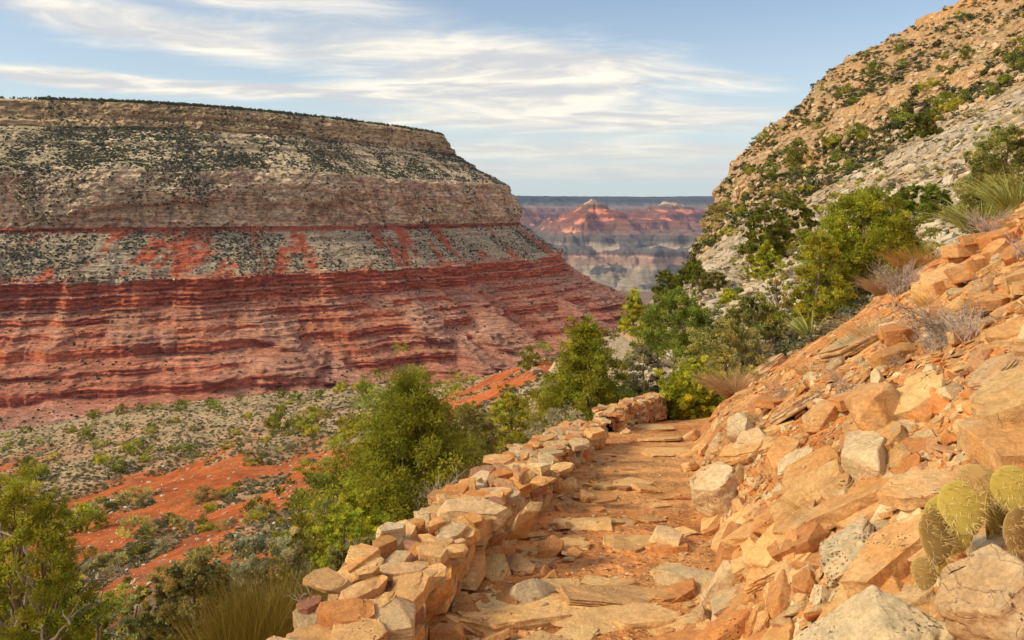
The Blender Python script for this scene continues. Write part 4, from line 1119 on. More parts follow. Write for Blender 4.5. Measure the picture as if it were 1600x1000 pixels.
def leaves(rng, centres, rad, n_each, length, width, up=.3, flat=.75, shades=(.48, 1.35)):
    """leaf sprays (two-triangle kites) spread through clumps"""
    centres = np.asarray(centres, float); rad = np.broadcast_to(np.asarray(rad, float), (len(centres),))
    k = rng.poisson(n_each*(rad/rad.mean())**1.7)+1
    ci = np.repeat(np.arange(len(centres)), k); n = len(ci)
    dirs = unit(rng.normal(size=(n, 3))); r = rng.random(n)**.45
    off = dirs*(r*rad[ci])[:, None]; off[:, 2] *= flat
    p = centres[ci]+off
    a = unit(dirs*.8+rng.normal(size=(n, 3))*.55+np.array([0, 0, up]))
    b = unit(np.cross(a, rng.normal(size=(n, 3))))
    L = length*rng.uniform(.6, 1.35, n)[:, None]; Wd = width*rng.uniform(.6, 1.3, n)[:, None]
    V = np.stack([p-a*L*.5, p+b*Wd*.5-a*L*.05, p+a*L*.5, p-b*Wd*.5-a*L*.05], 1).reshape(-1, 3)
    Fc = np.arange(n*4).reshape(-1, 4)
    tone = rng.uniform(*shades, len(centres))[ci]*rng.uniform(.75, 1.25, n)
    hue = (rng.normal(0, .10, n)+rng.normal(0, .09, len(centres))[ci]+.15*(rng.random(len(centres)) < .05)[ci])[:, None]*np.array([1.0, .2, -.3])
    c = tone[:, None]*(1+hue)
    return V, Fc, np.repeat(c, 4, 0)

def tubes(paths, sides=6):
    """paths: list of (points n x 3, radii n) -> V, F"""
    Vs, Fs, off = [], [], 0
    for P_, r_ in paths:
        P_ = np.asarray(P_, float); r_ = np.asarray(r_, float); n = len(P_)
        t_ = unit(np.gradient(P_, axis=0)); ref = np.array([.31, .2, .93]); a = unit(np.cross(t_, ref)+1e-6); b = np.cross(t_, a)
        th = np.arange(sides)/sides*2*math.pi
        ring = P_[:, None, :]+(np.cos(th)[None, :, None]*a[:, None, :]+np.sin(th)[None, :, None]*b[:, None, :])*r_[:, None, None]
        Vs.append(ring.reshape(-1, 3))
        i = np.arange(n-1)[:, None]*sides; j = np.arange(sides)[None]
        Fs.append(np.stack([i+j, i+(j+1) % sides, i+sides+(j+1) % sides, i+sides+j], -1).reshape(-1, 4)+off); off += n*sides
    return np.concatenate(Vs), np.concatenate(Fs)

def curve(rng, p0, p1, n=7, wob=.08, sag=0.0):
    t_ = np.linspace(0, 1, n)[:, None]; L = np.linalg.norm(np.array(p1)-np.array(p0))
    w = np.cumsum(rng.normal(size=(n, 3)), 0)*wob*L/n*1.8; w -= t_*w[-1]
    return np.array(p0)*(1-t_)+np.array(p1)*t_+w+np.array([0, 0, 1])*(sag*L*np.sin(t_*math.pi))

def env(style, h):
    if style == 'cone': return np.interp(h, [0, .10, .28, .55, .8, 1], [.72, 1.0, .92, .62, .32, .04])
    if style == 'round': return np.interp(h, [0, .15, .45, .75, .92, 1], [.55, .88, 1.0, .85, .5, .12])
    return np.interp(h, [0, .2, .5, .8, 1], [.25, .65, .95, 1.0, .35])      # open, spreading

def tree_parts(seed, h=3.0, w=2.6, style='cone', n_l=20000, leaf=(.075, .026), trunk_h=.10, clumps=130, lean=(0, 0), dead=0, gap=.25):
    rng = np.random.default_rng(seed)
    top = np.array([lean[0]*h, lean[1]*h, h*.93]); tr = curve(rng, (0, 0, -.3), top, 9, .10)
    R0 = .028*h+.012
    paths = [(tr, np.interp(np.linspace(0, 1, 9), [0, .15, 1], [R0*1.35, R0, R0*.15]))]
    cs, rs, deadp = [], [], []
    rot = rng.uniform(0, 6.28)
    lob = rng.uniform(.72, 1.15, 7)
    for i in range(clumps):
        f = trunk_h+(1-trunk_h)*(i+rng.random())/clumps
        f = f**.92
        ang = i*2.399+rot+rng.normal(0, .35)
        R_ = w/2*1.12*float(env(style, f))*lob[int((ang % 6.283)/6.283*7) % 7]
        rr = R_*(rng.uniform(.35, 1.0)**.55)
        if rng.random() < gap*.4: continue
        e = np.array([math.cos(ang)*rr, math.sin(ang)*rr, h*f+rng.normal(0, .03)*h]); e[:2] += top[:2]*f
        cr = min(w, h*1.1)*.105*rng.uniform(.6, 1.35)*(1.15-.45*f)
        cs.append(e); rs.append(cr)
        for _ in range(3):
            cs.append(e+rng.normal(size=3)*cr*1.05*np.array([1, 1, .6])); rs.append(cr*rng.uniform(.45, .8))
        if i % 3 == 0:
            fb = max(.03, f-.16*rng.uniform(.4, 1.3)); b0 = tr[min(8, int(fb*8))]
            paths.append((curve(rng, b0, e, 6, .12, -.06), np.linspace(R0*.34*(1.1-f), R0*.07, 6)))
    for i in range(dead):
        ang = rng.uniform(0, 6.28); f = rng.uniform(.15, .9); R_ = w/2*rng.uniform(.9, 1.35)*float(env(style, f))
        e = np.array([math.cos(ang)*R_, math.sin(ang)*R_, h*f*1.05]); b0 = tr[int(f*6)]
        c0 = curve(rng, b0, e, 8, .16, .08); deadp.append((c0, np.linspace(R0*.32, R0*.05, 8)))
        for k in range(4):
            s_ = c0[rng.integers(3, 8)]; d_ = unit(e-b0+rng.normal(size=3)*.9*np.linalg.norm(e-b0))*w*rng.uniform(.06, .17)
            deadp.append((curve(rng, s_, s_+d_, 5, .2), np.linspace(R0*.12, R0*.03, 5)))
    cs = np.array(cs); rs = np.array(rs)
    V, Fc, c = leaves(rng, cs, rs, 1.45*n_l/len(cs), *leaf)
    tv, tf = tubes(paths)
    return (tv, tf), (V, Fc, c), (tubes(deadp, 5) if deadp else None)

def make_tree(name, seed, mat, label, cat='tree', group=None, part_names=('trunk', 'crown'), **kw):
    t_, l_, d_ = tree_parts(seed, **kw)
    r = tag(empty(name), label, cat, group, 'thing')
    link(part_names[0], mesh_np('trunk', *t_, BARK), r)
    link(part_names[1], mesh_np('crown', l_[0], l_[1], mat, l_[2], smooth=False), r)
    if d_ is not None: link('dead_branch', mesh_np('dead', *d_, DEAD), r)
    return r

def copy_tree(o, label=None, group=None):
    r = o.copy(); COL.objects.link(r)
    for ch in o.children:
        c = ch.copy(); COL.objects.link(c); c.parent = r
    if label: r['label'] = label
    if group: r['group'] = group
    elif 'group' in r: del r['group']
    return r

def spot(o, px, d, rz=0.0, s=1.0, sink=.0, sz=None):
    p = pt(px, d); o.location = (float(p[0]), float(p[1]), float(p[2])-sink); o.rotation_euler = (0, 0, rz)
    o.scale = (s, s, sz if sz else s)
    return o

def ground_py(px, d): return float(HY-terr(np.array([px]), np.array([d]))[0]*F/d)

def tree_at(px, d, top, w_px, name, seed, mat, label, cat='tree', **kw):
    """a tree on the ground at picture column px, depth d, as tall and wide as the photo shows it there"""
    h = (ground_py(px, d)-top)/F*d; w = w_px/F*d
    o = make_tree(name, seed, mat, label, cat, h=h, w=w, **kw)
    return spot(o, px, d)

# ------------------------------------------------------------------ the trees and bushes one can name
tree_at(636, 14, 600, 290, 'juniper_tree', 11, L_JUN, 'biggest bright green juniper just outside the wall', style='cone', n_l=66000, leaf=(.075, .022), clumps=260, trunk_h=.06, lean=(.01, 0))
tree_at(725, 17.5, 640, 120, 'juniper_tree', 12, L_OLI, 'dull green juniper peeping out behind the biggest juniper', style='round', n_l=9000, leaf=(.085, .03), clumps=80, trunk_h=.05)
tree_at(560, 11.5, 770, 110, 'juniper_tree', 13, L_BRI, 'low yellow green juniper at the near foot of the biggest juniper', style='round', n_l=12000, leaf=(.065, .022), clumps=90, trunk_h=.03)
tree_at(35, 8.5, 772, 210, 'juniper_tree', 14, L_BRI, 'yellow green juniper with bleached bare branches at bottom left', style='round', n_l=42000, leaf=(.05, .017), clumps=210, trunk_h=.05, dead=20, gap=.2)
tree_at(100, 11.5, 905, 130, 'juniper_tree', 15, L_JUN, 'dark low juniper beneath the one with bare branches', style='round', n_l=12000, leaf=(.06, .02), clumps=80, trunk_h=.04)
tree_at(915, 18, 512, 150, 'pinyon_pine', 16, L_BRI, 'bright green cone shaped pine in front of the cream outcrop', style='cone', n_l=26000, leaf=(.085, .022), clumps=150, trunk_h=.10, gap=.3)
tree_at(1056, 24, 462, 112, 'pinyon_pine', 17, L_DRK, 'dark green pine with pale trunk foot above the trail bend', style='round', n_l=16000, leaf=(.10, .028), clumps=110, trunk_h=.22, lean=(.02, 0), gap=.4)
tree_at(1350, 19, 305, 145, 'juniper_tree', 18, L_BRI, 'large bright juniper beyond the crest of the scree bank', style='round', n_l=34000, leaf=(.085, .028), clumps=210, trunk_h=.04)
tree_at(1280, 18, 372, 84, 'juniper_tree', 19, L_JUN, 'smaller juniper against the left side of the large bright juniper', style='round', n_l=10000, leaf=(.08, .026), clumps=80, trunk_h=.04)
tree_at(1235, 62, 303, 62, 'oak_tree', 20, L_DRK, 'tallest crown of the dark tree clump under the cliff', style='round', n_l=7000, leaf=(.24, .10), clumps=60, trunk_h=.1)
tree_at(1195, 58, 322, 60, 'oak_tree', 21, L_DRK, 'left crown of the dark tree clump under the cliff', style='round', n_l=6000, leaf=(.24, .10), clumps=55, trunk_h=.1)
tree_at(1197, 44, 378, 46, 'pinyon_pine', 22, L_JUN, 'narrow mid green tree just below the dark clump', style='cone', n_l=5000, leaf=(.17, .06), clumps=50)
tree_at(1440, 44, 292, 82, 'oak_tree', 23, L_DRK, 'spreading dark bush right of the large bright juniper', style='open', n_l=8000, leaf=(.16, .07), clumps=60, trunk_h=.25)
tree_at(1572, 22, 205, 125, 'oak_tree', 24, L_OLI, 'olive green thicket tree at the right edge above the yucca', style='round', n_l=17000, leaf=(.10, .045), clumps=120, trunk_h=.08, gap=.4)
tree_at(1212, 20, 425, 60, 'dead_tree', 25, L_OLI, 'half bare crooked tree with brown trunk beside the yucca', style='open', n_l=2600, leaf=(.07, .03), clumps=40, trunk_h=.3, gap=.9, dead=12)
tree_at(1180, 19, 462, 90, 'oak_bush', 26, L_OLI, 'olive leaved bush below the half bare crooked tree', cat='bush', style='round', n_l=11000, leaf=(.07, .035), clumps=80, trunk_h=.1, gap=.5)
tree_at(1088, 15.2, 575, 100, 'oak_bush', 27, L_BRI, 'rounded yellow green bush at the right end of the trail', cat='bush', style='round', n_l=19000, leaf=(.055, .03), clumps=130, trunk_h=.04)
tree_at(1135, 16.5, 508, 110, 'oak_bush', 28, L_OLI, 'olive and tan bush above the rounded yellow green bush', cat='bush', style='round', n_l=15000, leaf=(.06, .032), clumps=110, trunk_h=.05, gap=.5)
tree_at(1008, 20, 545, 52, 'sage_bush', 29, L_GRY, 'grey bush between the outcrop and the dark green pine', cat='bush', style='round', n_l=4500, leaf=(.07, .028), clumps=50, trunk_h=.05)
tree_at(962, 12.6, 652, 75, 'oak_bush', 30, L_JUN, 'low dark green sprig bush in the gap between the walls', cat='bush', style='open', n_l=2600, leaf=(.05, .024), clumps=40, gap=.6)
tree_at(880, 13, 640, 100, 'sage_bush', 31, L_GRY, 'thin grey green bush under the pine behind the near wall', cat='bush', style='open', n_l=4200, leaf=(.055, .022), clumps=60, gap=.7)
tree_at(845, 12, 690, 80, 'sage_bush', 32, L_GRY, 'wispy grey bush touching the far half of the near wall', cat='bush', style='open', n_l=2600, leaf=(.05, .02), clumps=45, gap=.7)
tree_at(800, 32, 622, 70, 'oak_bush', 33, L_JUN, 'dark green bush below the outcrop left of the pine', cat='bush', style='round', n_l=7000, leaf=(.13, .055), clumps=70)
tree_at(760, 26, 648, 60, 'oak_bush', 34, L_OLI, 'olive bush right of the dull green juniper', cat='bush', style='round', n_l=5000, leaf=(.11, .05), clumps=50)
tree_at(300, 7.6, 878, 130, 'oak_bush', 35, L_OLI, 'rounded grey green bush at the bottom of the photo left of the broom', cat='bush', style='round', n_l=22000, leaf=(.038, .022), clumps=140, trunk_h=.05)
tree_at(305, 9.6, 866, 62, 'juniper_tree', 36, L_BRI, 'small vivid green juniper poking up behind the rounded grey green bush', style='round', n_l=6000, leaf=(.05, .02), clumps=50, trunk_h=.3)
tree_at(398, 8.2, 838, 140, 'oak_bush', 37, L_GRY, 'tan and grey leaved bush behind the broom', cat='bush', style='round', n_l=16000, leaf=(.036, .022), clumps=110, gap=.6)
tree_at(215, 7.4, 930, 90, 'oak_bush', 38, L_OLI, 'speckled tan green bush beside the smooth pale boulder', cat='bush', style='round', n_l=10000, leaf=(.036, .02), clumps=80)
tree_at(568, 6.1, 848, 95, 'oak_bush', 39, L_OLI, 'green bush growing against the outer side of the wall', cat='bush', style='round', n_l=9000, leaf=(.035, .018), clumps=80, gap=.5)
tree_at(470, 8.6, 812, 130, 'sage_bush', 40, L_JUN, 'low green sage patch between the broom and the biggest juniper', cat='bush', style='round', n_l=9000, leaf=(.045, .018), clumps=80)
tree_at(540, 7.4, 800, 80, 'sage_bush', 41, L_BRI, 'yellow green tufted bush above the outer rubble', cat='bush', style='round', n_l=6000, leaf=(.05, .016), clumps=60)
tree_at(150, 10.5, 935, 60, 'oak_bush', 42, L_DRK, 'dark green bush under the bare branched juniper by the pale boulder', cat='bush', style='round', n_l=6000, leaf=(.05, .022), clumps=50)
tree_at(1400, 30, 330, 40, 'sage_bush', 43, L_GRY, 'grey dead looking bush right behind the large bright juniper', cat='bush', style='round', n_l=2500, leaf=(.10, .03), clumps=40)
tree_at(1040, 55, 425, 42, 'pinyon_pine', 44, L_DRK, 'dark pine on the shoulder crest left of the others', style='round', n_l=4500, leaf=(.22, .07), clumps=50, trunk_h=.15)
tree_at(1082, 52, 408, 50, 'pinyon_pine', 45, L_DRK, 'dark pointed pine under the cliff nose', style='cone', n_l=5500, leaf=(.22, .07), clumps=60)
tree_at(1112, 50, 425, 50, 'juniper_tree', 46, L_OLI, 'grey green juniper right of the dark pointed pine', style='round', n_l=5000, leaf=(.20, .07), clumps=50)
tree_at(992, 40, 458, 52, 'pinyon_pine', 47, L_JUN, 'green pine at the lowest point of the shoulder crest', style='cone', n_l=5000, leaf=(.18, .05), clumps=50)
tree_at(1140, 40, 452, 36, 'juniper_tree', 48, L_JUN, 'small juniper midway between the dark pine and dark clump', style='cone', n_l=3000, leaf=(.16, .05), clumps=40)
tree_at(1442, 118, 178, 44, 'pinyon_pine', 49, L_DRK, 'lone dark pine standing out on the upper pale slope', style='round', n_l=4000, leaf=(.40, .15), clumps=50, trunk_h=.15)
tree_at(1310, 33, 415, 50, 'sage_bush', 50, L_GRY, 'grey shrub below the lower pale ledges', cat='bush', style='round', n_l=2500, leaf=(.11, .035), clumps=40)

# ------------------------------------------------------------------ stems: broom, grasses, yucca, dead twigs
def stems_mesh(seed, n, h, spread, wd, mat, segs=4, lean=.5, curl=.25, root=.12, taper=True):
    rng = np.random.default_rng(seed)
    a = rng.uniform(0, 6.28, n); rr = np.sqrt(rng.random(n))
    base = np.stack([np.cos(a)*rr*root*spread, np.sin(a)*rr*root*spread, np.zeros(n)-.03], -1)
    L = h*rng.uniform(.55, 1.1, n)
    out = np.stack([np.cos(a), np.sin(a), np.zeros(n)], -1)*(rr*lean)[:, None]+rng.normal(size=(n, 3))*.12
    dr = unit(out+np.array([0, 0, 1.0])); side = unit(np.cross(dr, rng.normal(size=(n, 3))))
    rowsv = []
    for k in range(segs+1):
        t_ = k/segs
        c_ = base+dr*(L*t_)[:, None]+unit(out+1e-6)*(curl*L*t_*t_)[:, None]-np.array([0, 0, 1.])*(curl*.5*L*t_**3)[:, None]
        w_ = wd*((1-t_*.9) if taper else 1)
        rowsv += [c_-side*w_*.5, c_+side*w_*.5]
    V = np.stack(rowsv, 1); m = 2*(segs+1)
    q = np.array([[2*k, 2*k+1, 2*k+3, 2*k+2] for k in range(segs)])
    Fc = (np.arange(n)[:, None, None]*m+q[None]).reshape(-1, 4)
    c = np.repeat((rng.uniform(.6, 1.35, n)[:, None]*(1+rng.normal(0, .08, (n, 1))*np.array([1, .2, -.5]))), m, 0)
    return mesh_np('stems', V.reshape(-1, 3), Fc, mat, c, smooth=False)
def stem_plant(name, px, d, me, label, cat, s=1.0, group=None, lift=0.0):
    o = link(name, me); p = pt(px, d); o.location = (float(p[0]), float(p[1]), float(p[2])+lift); o.scale = (s,)*3
    o.rotation_euler = (0, 0, RNG.uniform(0, 6.28))
    return tag(o, label, cat, group, 'thing')
def h_at(px, d, top): return (ground_py(px, d)-top)/F*d
stem_plant('broom_shrub', 425, 5.9, stems_mesh(61, 3000, h_at(425, 5.9, 892), .55, .006, L_BRM, lean=.42, curl=.10, root=.35), 'brown green broom shrub of upright wiry stems beside the wall', 'shrub')
stem_plant('broom_shrub', 368, 5.6, stems_mesh(62, 1600, h_at(368, 5.6, 925), .5, .006, L_BRM, lean=.5, curl=.12, root=.30), 'smaller browner broom shrub at the bottom edge left of the larger one', 'shrub')
stem_plant('grass_tuft', 783, 10.2, stems_mesh(63, 700, h_at(783, 10.2, 708), .5, .006, L_DRY, lean=.8, curl=.5), 'pale dry grass tuft behind the near wall under the wispy bush', 'grass tuft')
stem_plant('grass_tuft', 757, 6.6, stems_mesh(64, 600, h_at(757, 6.6, 752), .4, .005, L_GLD, lean=.5, curl=.3, root=.3), 'golden grass tuft growing beside the largest cap block', 'grass tuft')
stem_plant('grass_tuft', 1150, 13.2, stems_mesh(65, 1200, .62, .5, .008, L_DRY, lean=.9, curl=.5, root=.4), 'round tan dry bush at the foot of the grey bedrock ledge', 'grass tuft')
stem_plant('grass_tuft', 1372, 7.1, stems_mesh(66, 420, .38, .4, .004, L_DRY, lean=1.1, curl=.6, root=.3), 'straw coloured dry grass clump in the middle of the bank', 'grass tuft')
stem_plant('grass_tuft', 1345, 7.0, stems_mesh(67, 200, .30, .3, .005, L_YUC, lean=1.1, curl=.5), 'small green grass clump left of the straw coloured clump', 'grass tuft')
stem_plant('grass_tuft', 1445, 12.5, stems_mesh(68, 1500, .55, .6, .008, L_GLD, lean=.7, curl=.3, root=.5), 'russet gold shrub between the large bright juniper and slab pile', 'grass tuft')
stem_plant('grass_tuft', 1395, 13.5, stems_mesh(69, 900, .45, .6, .008, L_DRY, lean=.9, curl=.4, root=.5), 'pale dry tuft at the foot of the large bright juniper', 'grass tuft')
stem_plant('grass_tuft', 1235, 3.75, stems_mesh(70, 90, .30, .3, .0022, L_DRY, lean=1.1, curl=.5, root=.5), 'few long straw stalks between the lichened upright stone and boulder', 'grass tuft')
stem_plant('grass_tuft', 1130, 3.2, stems_mesh(71, 70, .22, .3, .002, L_DRY, lean=1.0, curl=.5, root=.5), 'thin straw stalks at the foot of the squat green topped stone', 'grass tuft')
stem_plant('grass_tuft', 1180, 5.9, stems_mesh(72, 260, .22, .3, .003, L_DRY, lean=1.2, curl=.5, root=.5), 'matted dry grass under the squared lichened bank block', 'grass tuft')
stem_plant('yucca_plant', 1268, 17, stems_mesh(73, 110, .75, .3, .055, L_YUC, lean=1.4, curl=.15, root=.12, segs=3), 'spiky green yucca beside the half bare crooked tree', 'yucca')
stem_plant('yucca_plant', 1308, 17.5, stems_mesh(74, 80, .65, .3, .05, L_YUC, lean=1.2, curl=.2, root=.12, segs=3), 'paler yucca right of the spiky green yucca', 'yucca')
stem_plant('yucca_plant', 1535, 12.6, stems_mesh(75, 260, .80, .4, .03, L_YUC, lean=1.1, curl=.3, root=.3, segs=4), 'large yellow green yucca clump on the crest at the photo edge', 'yucca')
stem_plant('yucca_plant', 1585, 12.8, stems_mesh(76, 420, .75, .5, .02, L_YUC, lean=.8, curl=.3, root=.5, segs=4), 'tall yellow grass like yucca at the right edge of the crest', 'yucca')
def twig_mesh(seed, n, h, spread, rad, mat, lean=.9):
    rng = np.random.default_rng(seed); paths = []
    for i in range(n):
        a = rng.uniform(0, 6.28); e = np.array([math.cos(a)*spread*rng.uniform(.2, 1), math.sin(a)*spread*rng.uniform(.2, 1), h*rng.uniform(.4, 1)])
        c0 = curve(rng, rng.normal(size=3)*np.array([.05, .05, 0]), e, 7, .22, .05); paths.append((c0, np.linspace(rad, rad*.3, 7)))
        for k in range(5):
            s_ = c0[rng.integers(2, 7)]; v_ = unit(e+rng.normal(size=3)*.55*np.linalg.norm(e))*h*rng.uniform(.15, .42)
            paths.append((curve(rng, s_, s_+v_, 4, .2), np.linspace(rad*.55, rad*.2, 4)))
    V, Fc = tubes(paths, 3)
    return mesh_np('twigs', V, Fc, mat, np.ones((len(V), 3))*rng.uniform(.7, 1.2, (len(V), 1)), smooth=False)
stem_plant('dead_shrub', 1478, 5.1, twig_mesh(81, 60, .26, .42, .0045, L_TWG), 'tangled grey dead shrub sprawling down the bank above the prickly pear', 'shrub')
stem_plant('dead_shrub', 1405, 9.0, twig_mesh(82, 70, .36, .40, .005, L_TWG), 'grey twiggy dead shrub below the thin pink slab', 'shrub')
stem_plant('dead_shrub', 1330, 5.2, twig_mesh(83, 22, .16, .35, .003, L_TWG), 'fine bare twigs lying over the chips above the big boulder', 'shrub')
stem_plant('dead_shrub', 258, 12.0, twig_mesh(84, 110, h_at(258, 12.0, 905), .6, .008, L_TWG), 'pinkish grey leafless bush left of the small vivid juniper', 'shrub')
stem_plant('dead_shrub', 215, 16.0, twig_mesh(85, 90, 1.1, .9, .012, L_TWG), 'grey leafless thicket right of the bare branched juniper', 'shrub')
stem_plant('dead_shrub', 695, 8.6, twig_mesh(86, 45, h_at(695, 8.6, 760), .35, .005, L_TWG), 'spray of bare pale twigs at the right foot of the biggest juniper', 'shrub')
stem_plant('dead_shrub', 500, 4.6, twig_mesh(87, 16, h_at(500, 4.6, 912), .2, .0035, L_TWG), 'bare pale twigs sticking up against the outer wall beside the broom', 'shrub')
stem_plant('dead_shrub', 1180, 16.5, twig_mesh(88, 60, .8, .6, .007, L_TWG), 'tan bare twigs in the olive bushes above the grey bedrock ledge', 'shrub')
stem_plant('dead_shrub', 1545, 9.6, twig_mesh(89, 50, .3, .35, .005, L_TWG), 'dark wiry dead shrub among the slabs near the egg shaped stone', 'shrub')

dryg = [stems_mesh(501, 160, .20, .25, .0035, L_DRY, lean=1.1, curl=.5, root=.4), stems_mesh(502, 110, .16, .2, .0035, L_DRY, lean=1.3, curl=.6, root=.5), stems_mesh(503, 120, .18, .2, .004, L_GLD, lean=1.0, curl=.5, root=.4),
        twig_mesh(504, 18, .15, .24, .003, L_TWG), twig_mesh(505, 24, .20, .22, .003, L_TWG)]
px, d = sample(64, (SG > 1.4) & (Dg < 15) & (Dg > 2.6) & (fbm(X/1.7, Y/1.7, seed=520, o=2) > -.05)); pos = pt(px, d)
for i in range(len(px)):
    k = i % 5; s = .75*RNG.lognormal(0, .3)*(d[i]/5)**.35
    o = link('dry_tuft' if k < 3 else 'dry_twigs', dryg[k]); o.location = pos[i]; o.scale = (s,)*3; o.rotation_euler = (0, 0, RNG.uniform(0, 6.28))
    if k < 3: tag(o, 'small tuft of straw coloured grass between the stones of the scree bank', 'grass tuft', 'dry grass tufts on the scree bank', 'thing')
    else: tag(o, 'small bare grey twiggy plant between the stones of the scree bank', 'shrub', 'dead twiggy plants on the scree bank', 'thing')

# ------------------------------------------------------------------ prickly pear
def pad_me(seed, r=.11):
    bm = bmesh.new(); bmesh.ops.create_uvsphere(bm, u_segments=28, v_segments=16, radius=1)
    for v in bm.verts:
        x, y, z = v.co; k = 1-.30*max(0, -z)
        v.co = (x*k*r*.86, y*r*.10*(1+.1*math.sin(5*x+seed))+.12*r*x*x*math.sin(seed), (z+1.0)*r*1.12)
    me = bpy.data.meshes.new('pad'); bm.to_mesh(me); bm.free()
    me.polygons.foreach_set('use_smooth', [True]*len(me.polygons)); me.materials.append(CACT); return me
def spine_me(seed, r=.11):
    rng = np.random.default_rng(seed); V = []; Fc = []
    for i in range(95):
        a = rng.uniform(0, 6.28); q = math.sqrt(rng.random())*.97; x = math.cos(a)*q; z = math.sin(a)*q; s_ = 1 if rng.random() < .75 else -1
        y = -s_*math.sqrt(max(0, 1-q*q))*.10
        p = np.array([x*r*.86*(1-.3*max(0, -z)), y*r, (z+1)*r*1.12])
        for k in range(3):
            d_ = unit(np.array([x*.9, -s_*.9, z*.9-.25])+rng.normal(size=3)*.5)*r*rng.uniform(.25, .52); u_ = unit(np.cross(d_, rng.normal(size=3)))*.0011
            w_ = unit(np.cross(d_, u_))*.0011; b0 = len(V); V += [p+u_, p-u_*.5+w_, p-u_*.5-w_, p+d_]; Fc += [[b0, b0+1, b0+3], [b0+1, b0+2, b0+3], [b0+2, b0, b0+3]]
    return mesh_np('spines', np.array(V), np.array(Fc), SPINE, smooth=False)
pads = [(pad_me(i), spine_me(i)) for i in range(3)]
cac = tag(empty('prickly_pear'), 'yellow green prickly pear cactus with long spines beside the huge pitted block', 'cactus', None, 'thing')
PADS = [(1462, 850, 1.0, 14, 22, -8), (1520, 775, 1.0, -30, 8, 5), (1478, 868, 1.05, 10, 15, -8), (1500, 828, 1.05, -25, -18, 10), (1530, 850, .95, 30, 30, 5), (1507, 805, .95, -10, 0, -5), (1556, 805, 1.15, 35, 12, 10), (1590, 820, 1.05, 10, 34, 0),
        (1590, 775, .9, -20, -8, 8), (1560, 845, .9, 60, -30, 0), (1600, 850, 1.0, 20, 10, 0), (1440, 900, .62, -12, 24, -25)]
cd = find_d(1540, 900, 1.3, 8); ck = cd/2.75; cx = (1540-800)/F*cd; cac.location = (cx, cd, float(pt(1540, cd)[2]))
for i, (px, py, s, yaw, roll, pitch) in enumerate(PADS):
    o = link('pad', pads[i % 3][0], cac); dd = cd+.05*((i*7) % 5-2)
    o.location = Vector(((px-800)/F*dd, dd, EZ-(py+34*s-HY)/F*dd))-cac.location
    o.rotation_euler = (math.radians(pitch-14), math.radians(roll), math.radians(yaw)); o.scale = (s*.80*ck, s*.62*ck, s*.74*ck)
    sp_ = link('spines', pads[i % 3][1], o)

# ------------------------------------------------------------------ shrubs of the slopes: one by one near, as masses far
def bush_me(seed, mat, n=1000, leaf=(.13, .07), clumps=26):
    rng = np.random.default_rng(seed); cs = []; rs = []
    for i in range(clumps):
        a = rng.uniform(0, 6.28); f = rng.random(); r = math.sqrt(rng.random())*float(env('round', f)); cs.append((math.cos(a)*r*.85, math.sin(a)*r*.85, f*.95+.08)); rs.append(rng.uniform(.14, .28))
    V, Fc, c = leaves(rng, cs, rs, n/clumps, *leaf, flat=.8)
    return mesh_np('bush', V, Fc, mat, c, smooth=False)
bushes = [bush_me(201+i, m_) for i, m_ in enumerate([L_DRK, L_JUN, L_OLI, L_DRK, L_GRY, L_JUN, L_OLI])]
def scatter_bush(n, mask, size, name, label, cat, group, world=.4, sel=None, zs=(.7, 1.0)):
    px, d = sample(n, mask, world); pos = pt(px, d)
    for i in range(n):
        o = link(name, bushes[int(RNG.choice(sel)) if sel is not None else int(RNG.integers(0, 7))])
        s = size*RNG.lognormal(0, .35)*(d[i]/80)**.35
        o.location = (pos[i][0], pos[i][1], pos[i][2]-.08*s); o.scale = (s*RNG.uniform(.85, 1.3), s*RNG.uniform(.85, 1.3), s*RNG.uniform(*zs)); o.rotation_euler = (0, 0, RNG.uniform(0, 6.28))
        tag(o, label, cat, group, 'thing')
m_vv = (hm < .4) & (Dg > 24) & (Dg < 270) & (PXg < 850) & (fbm(X/16, Y/16, seed=301, o=3) > -.12)
scatter_bush(235, m_vv, .95, 'valley_bush', 'rounded green or grey bush dotted over the pale and red valley slope', 'bush', 'bushes of the valley slope', .35)
scatter_bush(60, (hm < .4) & (Dg > 60) & (Dg < 250) & (PXg < 900) & (rm < .3), 1.5, 'juniper_shrub', 'small dark green juniper scattered on the valley slope', 'tree', 'small junipers of the valley slope', .3, sel=(0, 1, 3), zs=(1.0, 1.4))
m_h1 = m_hill & (PXg > 960) & (Dg > 24)
scatter_bush(140, m_h1, .72, 'slope_bush', 'low green or grey bush growing between the pale rocks of the middle slope', 'bush', 'bushes of the middle slope', .15)
scatter_bush(120, m_b & (Dg < 560) & (PXg > 1095), 1.5, 'cliff_bush', 'dark green bush clinging to the tan slope below the cliff band', 'bush', 'bushes of the high slope', .1, sel=(0, 1, 3, 2, 0), zs=(.8, 1.3))
tuftP = []
for i in range(5):
    rng_ = np.random.default_rng(400+i); V, Fc, c = leaves(rng_, [(0, 0, .45), (.4, .1, .35), (-.35, .2, .35), (0, -.4, .3), (.1, .35, .4)], .38, 11, .34, .22, flat=.8); tuftP.append((V, Fc, c))
def masses(name, n, mask, s0, mat, label, bank_, world=.3, lift=.0, sg=.3):
    px, d = sample(n, mask, world); pos = pt(px, d)+np.array([0, 0, lift])
    s = s0*RNG.lognormal(0, .4, n)*(d/60)**sg
    R_ = frames(np.tile([0., 0., 1.], (n, 1)), RNG.uniform(0, 6.28, n), .1)
    cc_ = bank_[RNG.integers(0, len(bank_), n)]*RNG.uniform(.8, 1.2, (n, 1))
    return merged(name, [(a, b) for a, b, _ in tuftP], pos, s[:, None]*np.array([1.1, 1.1, .85]), R_, cc_, mat, label, 'scrub', pcols=[c for _, _, c in tuftP])
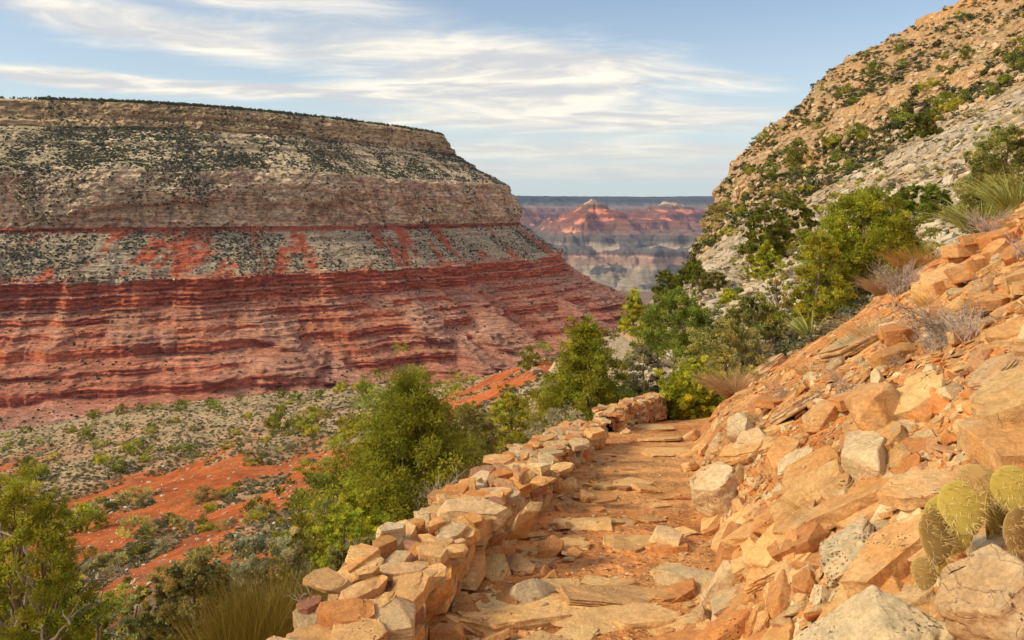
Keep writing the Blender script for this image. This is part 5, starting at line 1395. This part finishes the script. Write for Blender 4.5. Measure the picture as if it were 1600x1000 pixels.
L_ANY = mat_leaf('low_scrub', (1, 1, 1), .2, 0)
SB = np.array([(.26, .25, .16), (.18, .19, .08), (.30, .26, .18), (.13, .16, .05), (.22, .19, .10)])
masses('valley_scrub', 24000, (hm < .4) & (Dg > 15) & (Dg < 290) & (rm < .95), .25, L_ANY, 'low grey green sage scrub covering the valley slope', SB)
masses('slope_scrub', 2400, m_hill & (PXg > 960) & (fbm(X/5, Y/5, seed=302, o=2) > .0), .24, L_ANY, 'low grey and olive scrub between the pale rocks', SB)
DB = np.array([(.10, .12, .04), (.14, .14, .055), (.075, .095, .03), (.20, .17, .10)])
masses('cliff_scrub', 5200, m_b & (fbm(X/22, Y/22, seed=303, o=3) > -.15), .62, L_ANY, 'dark scrub dotted over the high tan slope', DB, .1)
masses('outer_scrub', 260, (SG < -1.6) & (Dg < 17) & (Dg > 4) & (PXg > -60), .20, L_ANY, 'low dry scrub on the steep drop outside the wall', SB, 0, sg=.5)
# scrub and trees of the mesa
ico = bmesh.new(); bmesh.ops.create_icosphere(ico, subdivisions=1, radius=1); ICO = []
for k in range(6):
    V = np.array([v.co[:] for v in ico.verts])*np.random.default_rng(k).uniform(.55, 1.25, (len(ico.verts), 1)); ICO.append((V, np.array([[v.index for v in f.verts] for f in ico.faces])))
ico.free()
dn = np.clip(.55+1.3*fbm(T/55, S0/55, seed=310, o=4), .02, 2)
wm = rowlen*((Z1 > 96)*(Z1 < 196)*1.6+(Z1 >= 196)*.6+(Z1 < 96)*(Z1 > -25)*(.18+1.5*bury)+(Z1 < -30)*(Z1 > -125)*.95*(streak*.8+.2)+(Z1 <= -125)*.09)*dn
pos, ii = mesa_points(44000, wm); n = len(pos)
s = RNG.lognormal(0, .38, n)*np.where(Z1.ravel()[ii] > 90, 1.75, 1.5)
cc_ = DB[RNG.integers(0, 4, n)]*np.array([.62, .62, .62])*RNG.uniform(.7, 1.2, (n, 1))
merged('mesa_scrub', ICO, pos+np.array([0, 0, .6]), s[:, None]*np.array([1.25, 1.25, .9]), frames(np.tile([0., 0., 1.], (n, 1)), RNG.uniform(0, 6.28, n), .2), cc_, L_ANY, 'dark scrub dotted over the slopes of the canyon wall', 'scrub', smooth=False)
# forest along the flat rim
n = 9500; k = RNG.integers(0, NT_, n); back = RNG.random(n)**1.3*95
p0 = np.stack([R[k, 0]-N[k, 0]*back, R[k, 1]-N[k, 1]*back, np.full(n, EZ+262.0)+1.5], -1); p0[:, :2] += RNG.normal(0, 2, (n, 2))
s = RNG.lognormal(.1, .35, n)*2.3
merged('rim_forest', ICO, p0, s[:, None]*np.array([.8, .8, 1.0]), frames(np.tile([0., 0., 1.], (n, 1)), RNG.uniform(0, 6.28, n), .1), DB[RNG.integers(0, 3, n)]*RNG.uniform(.6, 1.1, (n, 1)), L_ANY, 'dark woodland along the flat rim of the canyon wall', 'woodland')
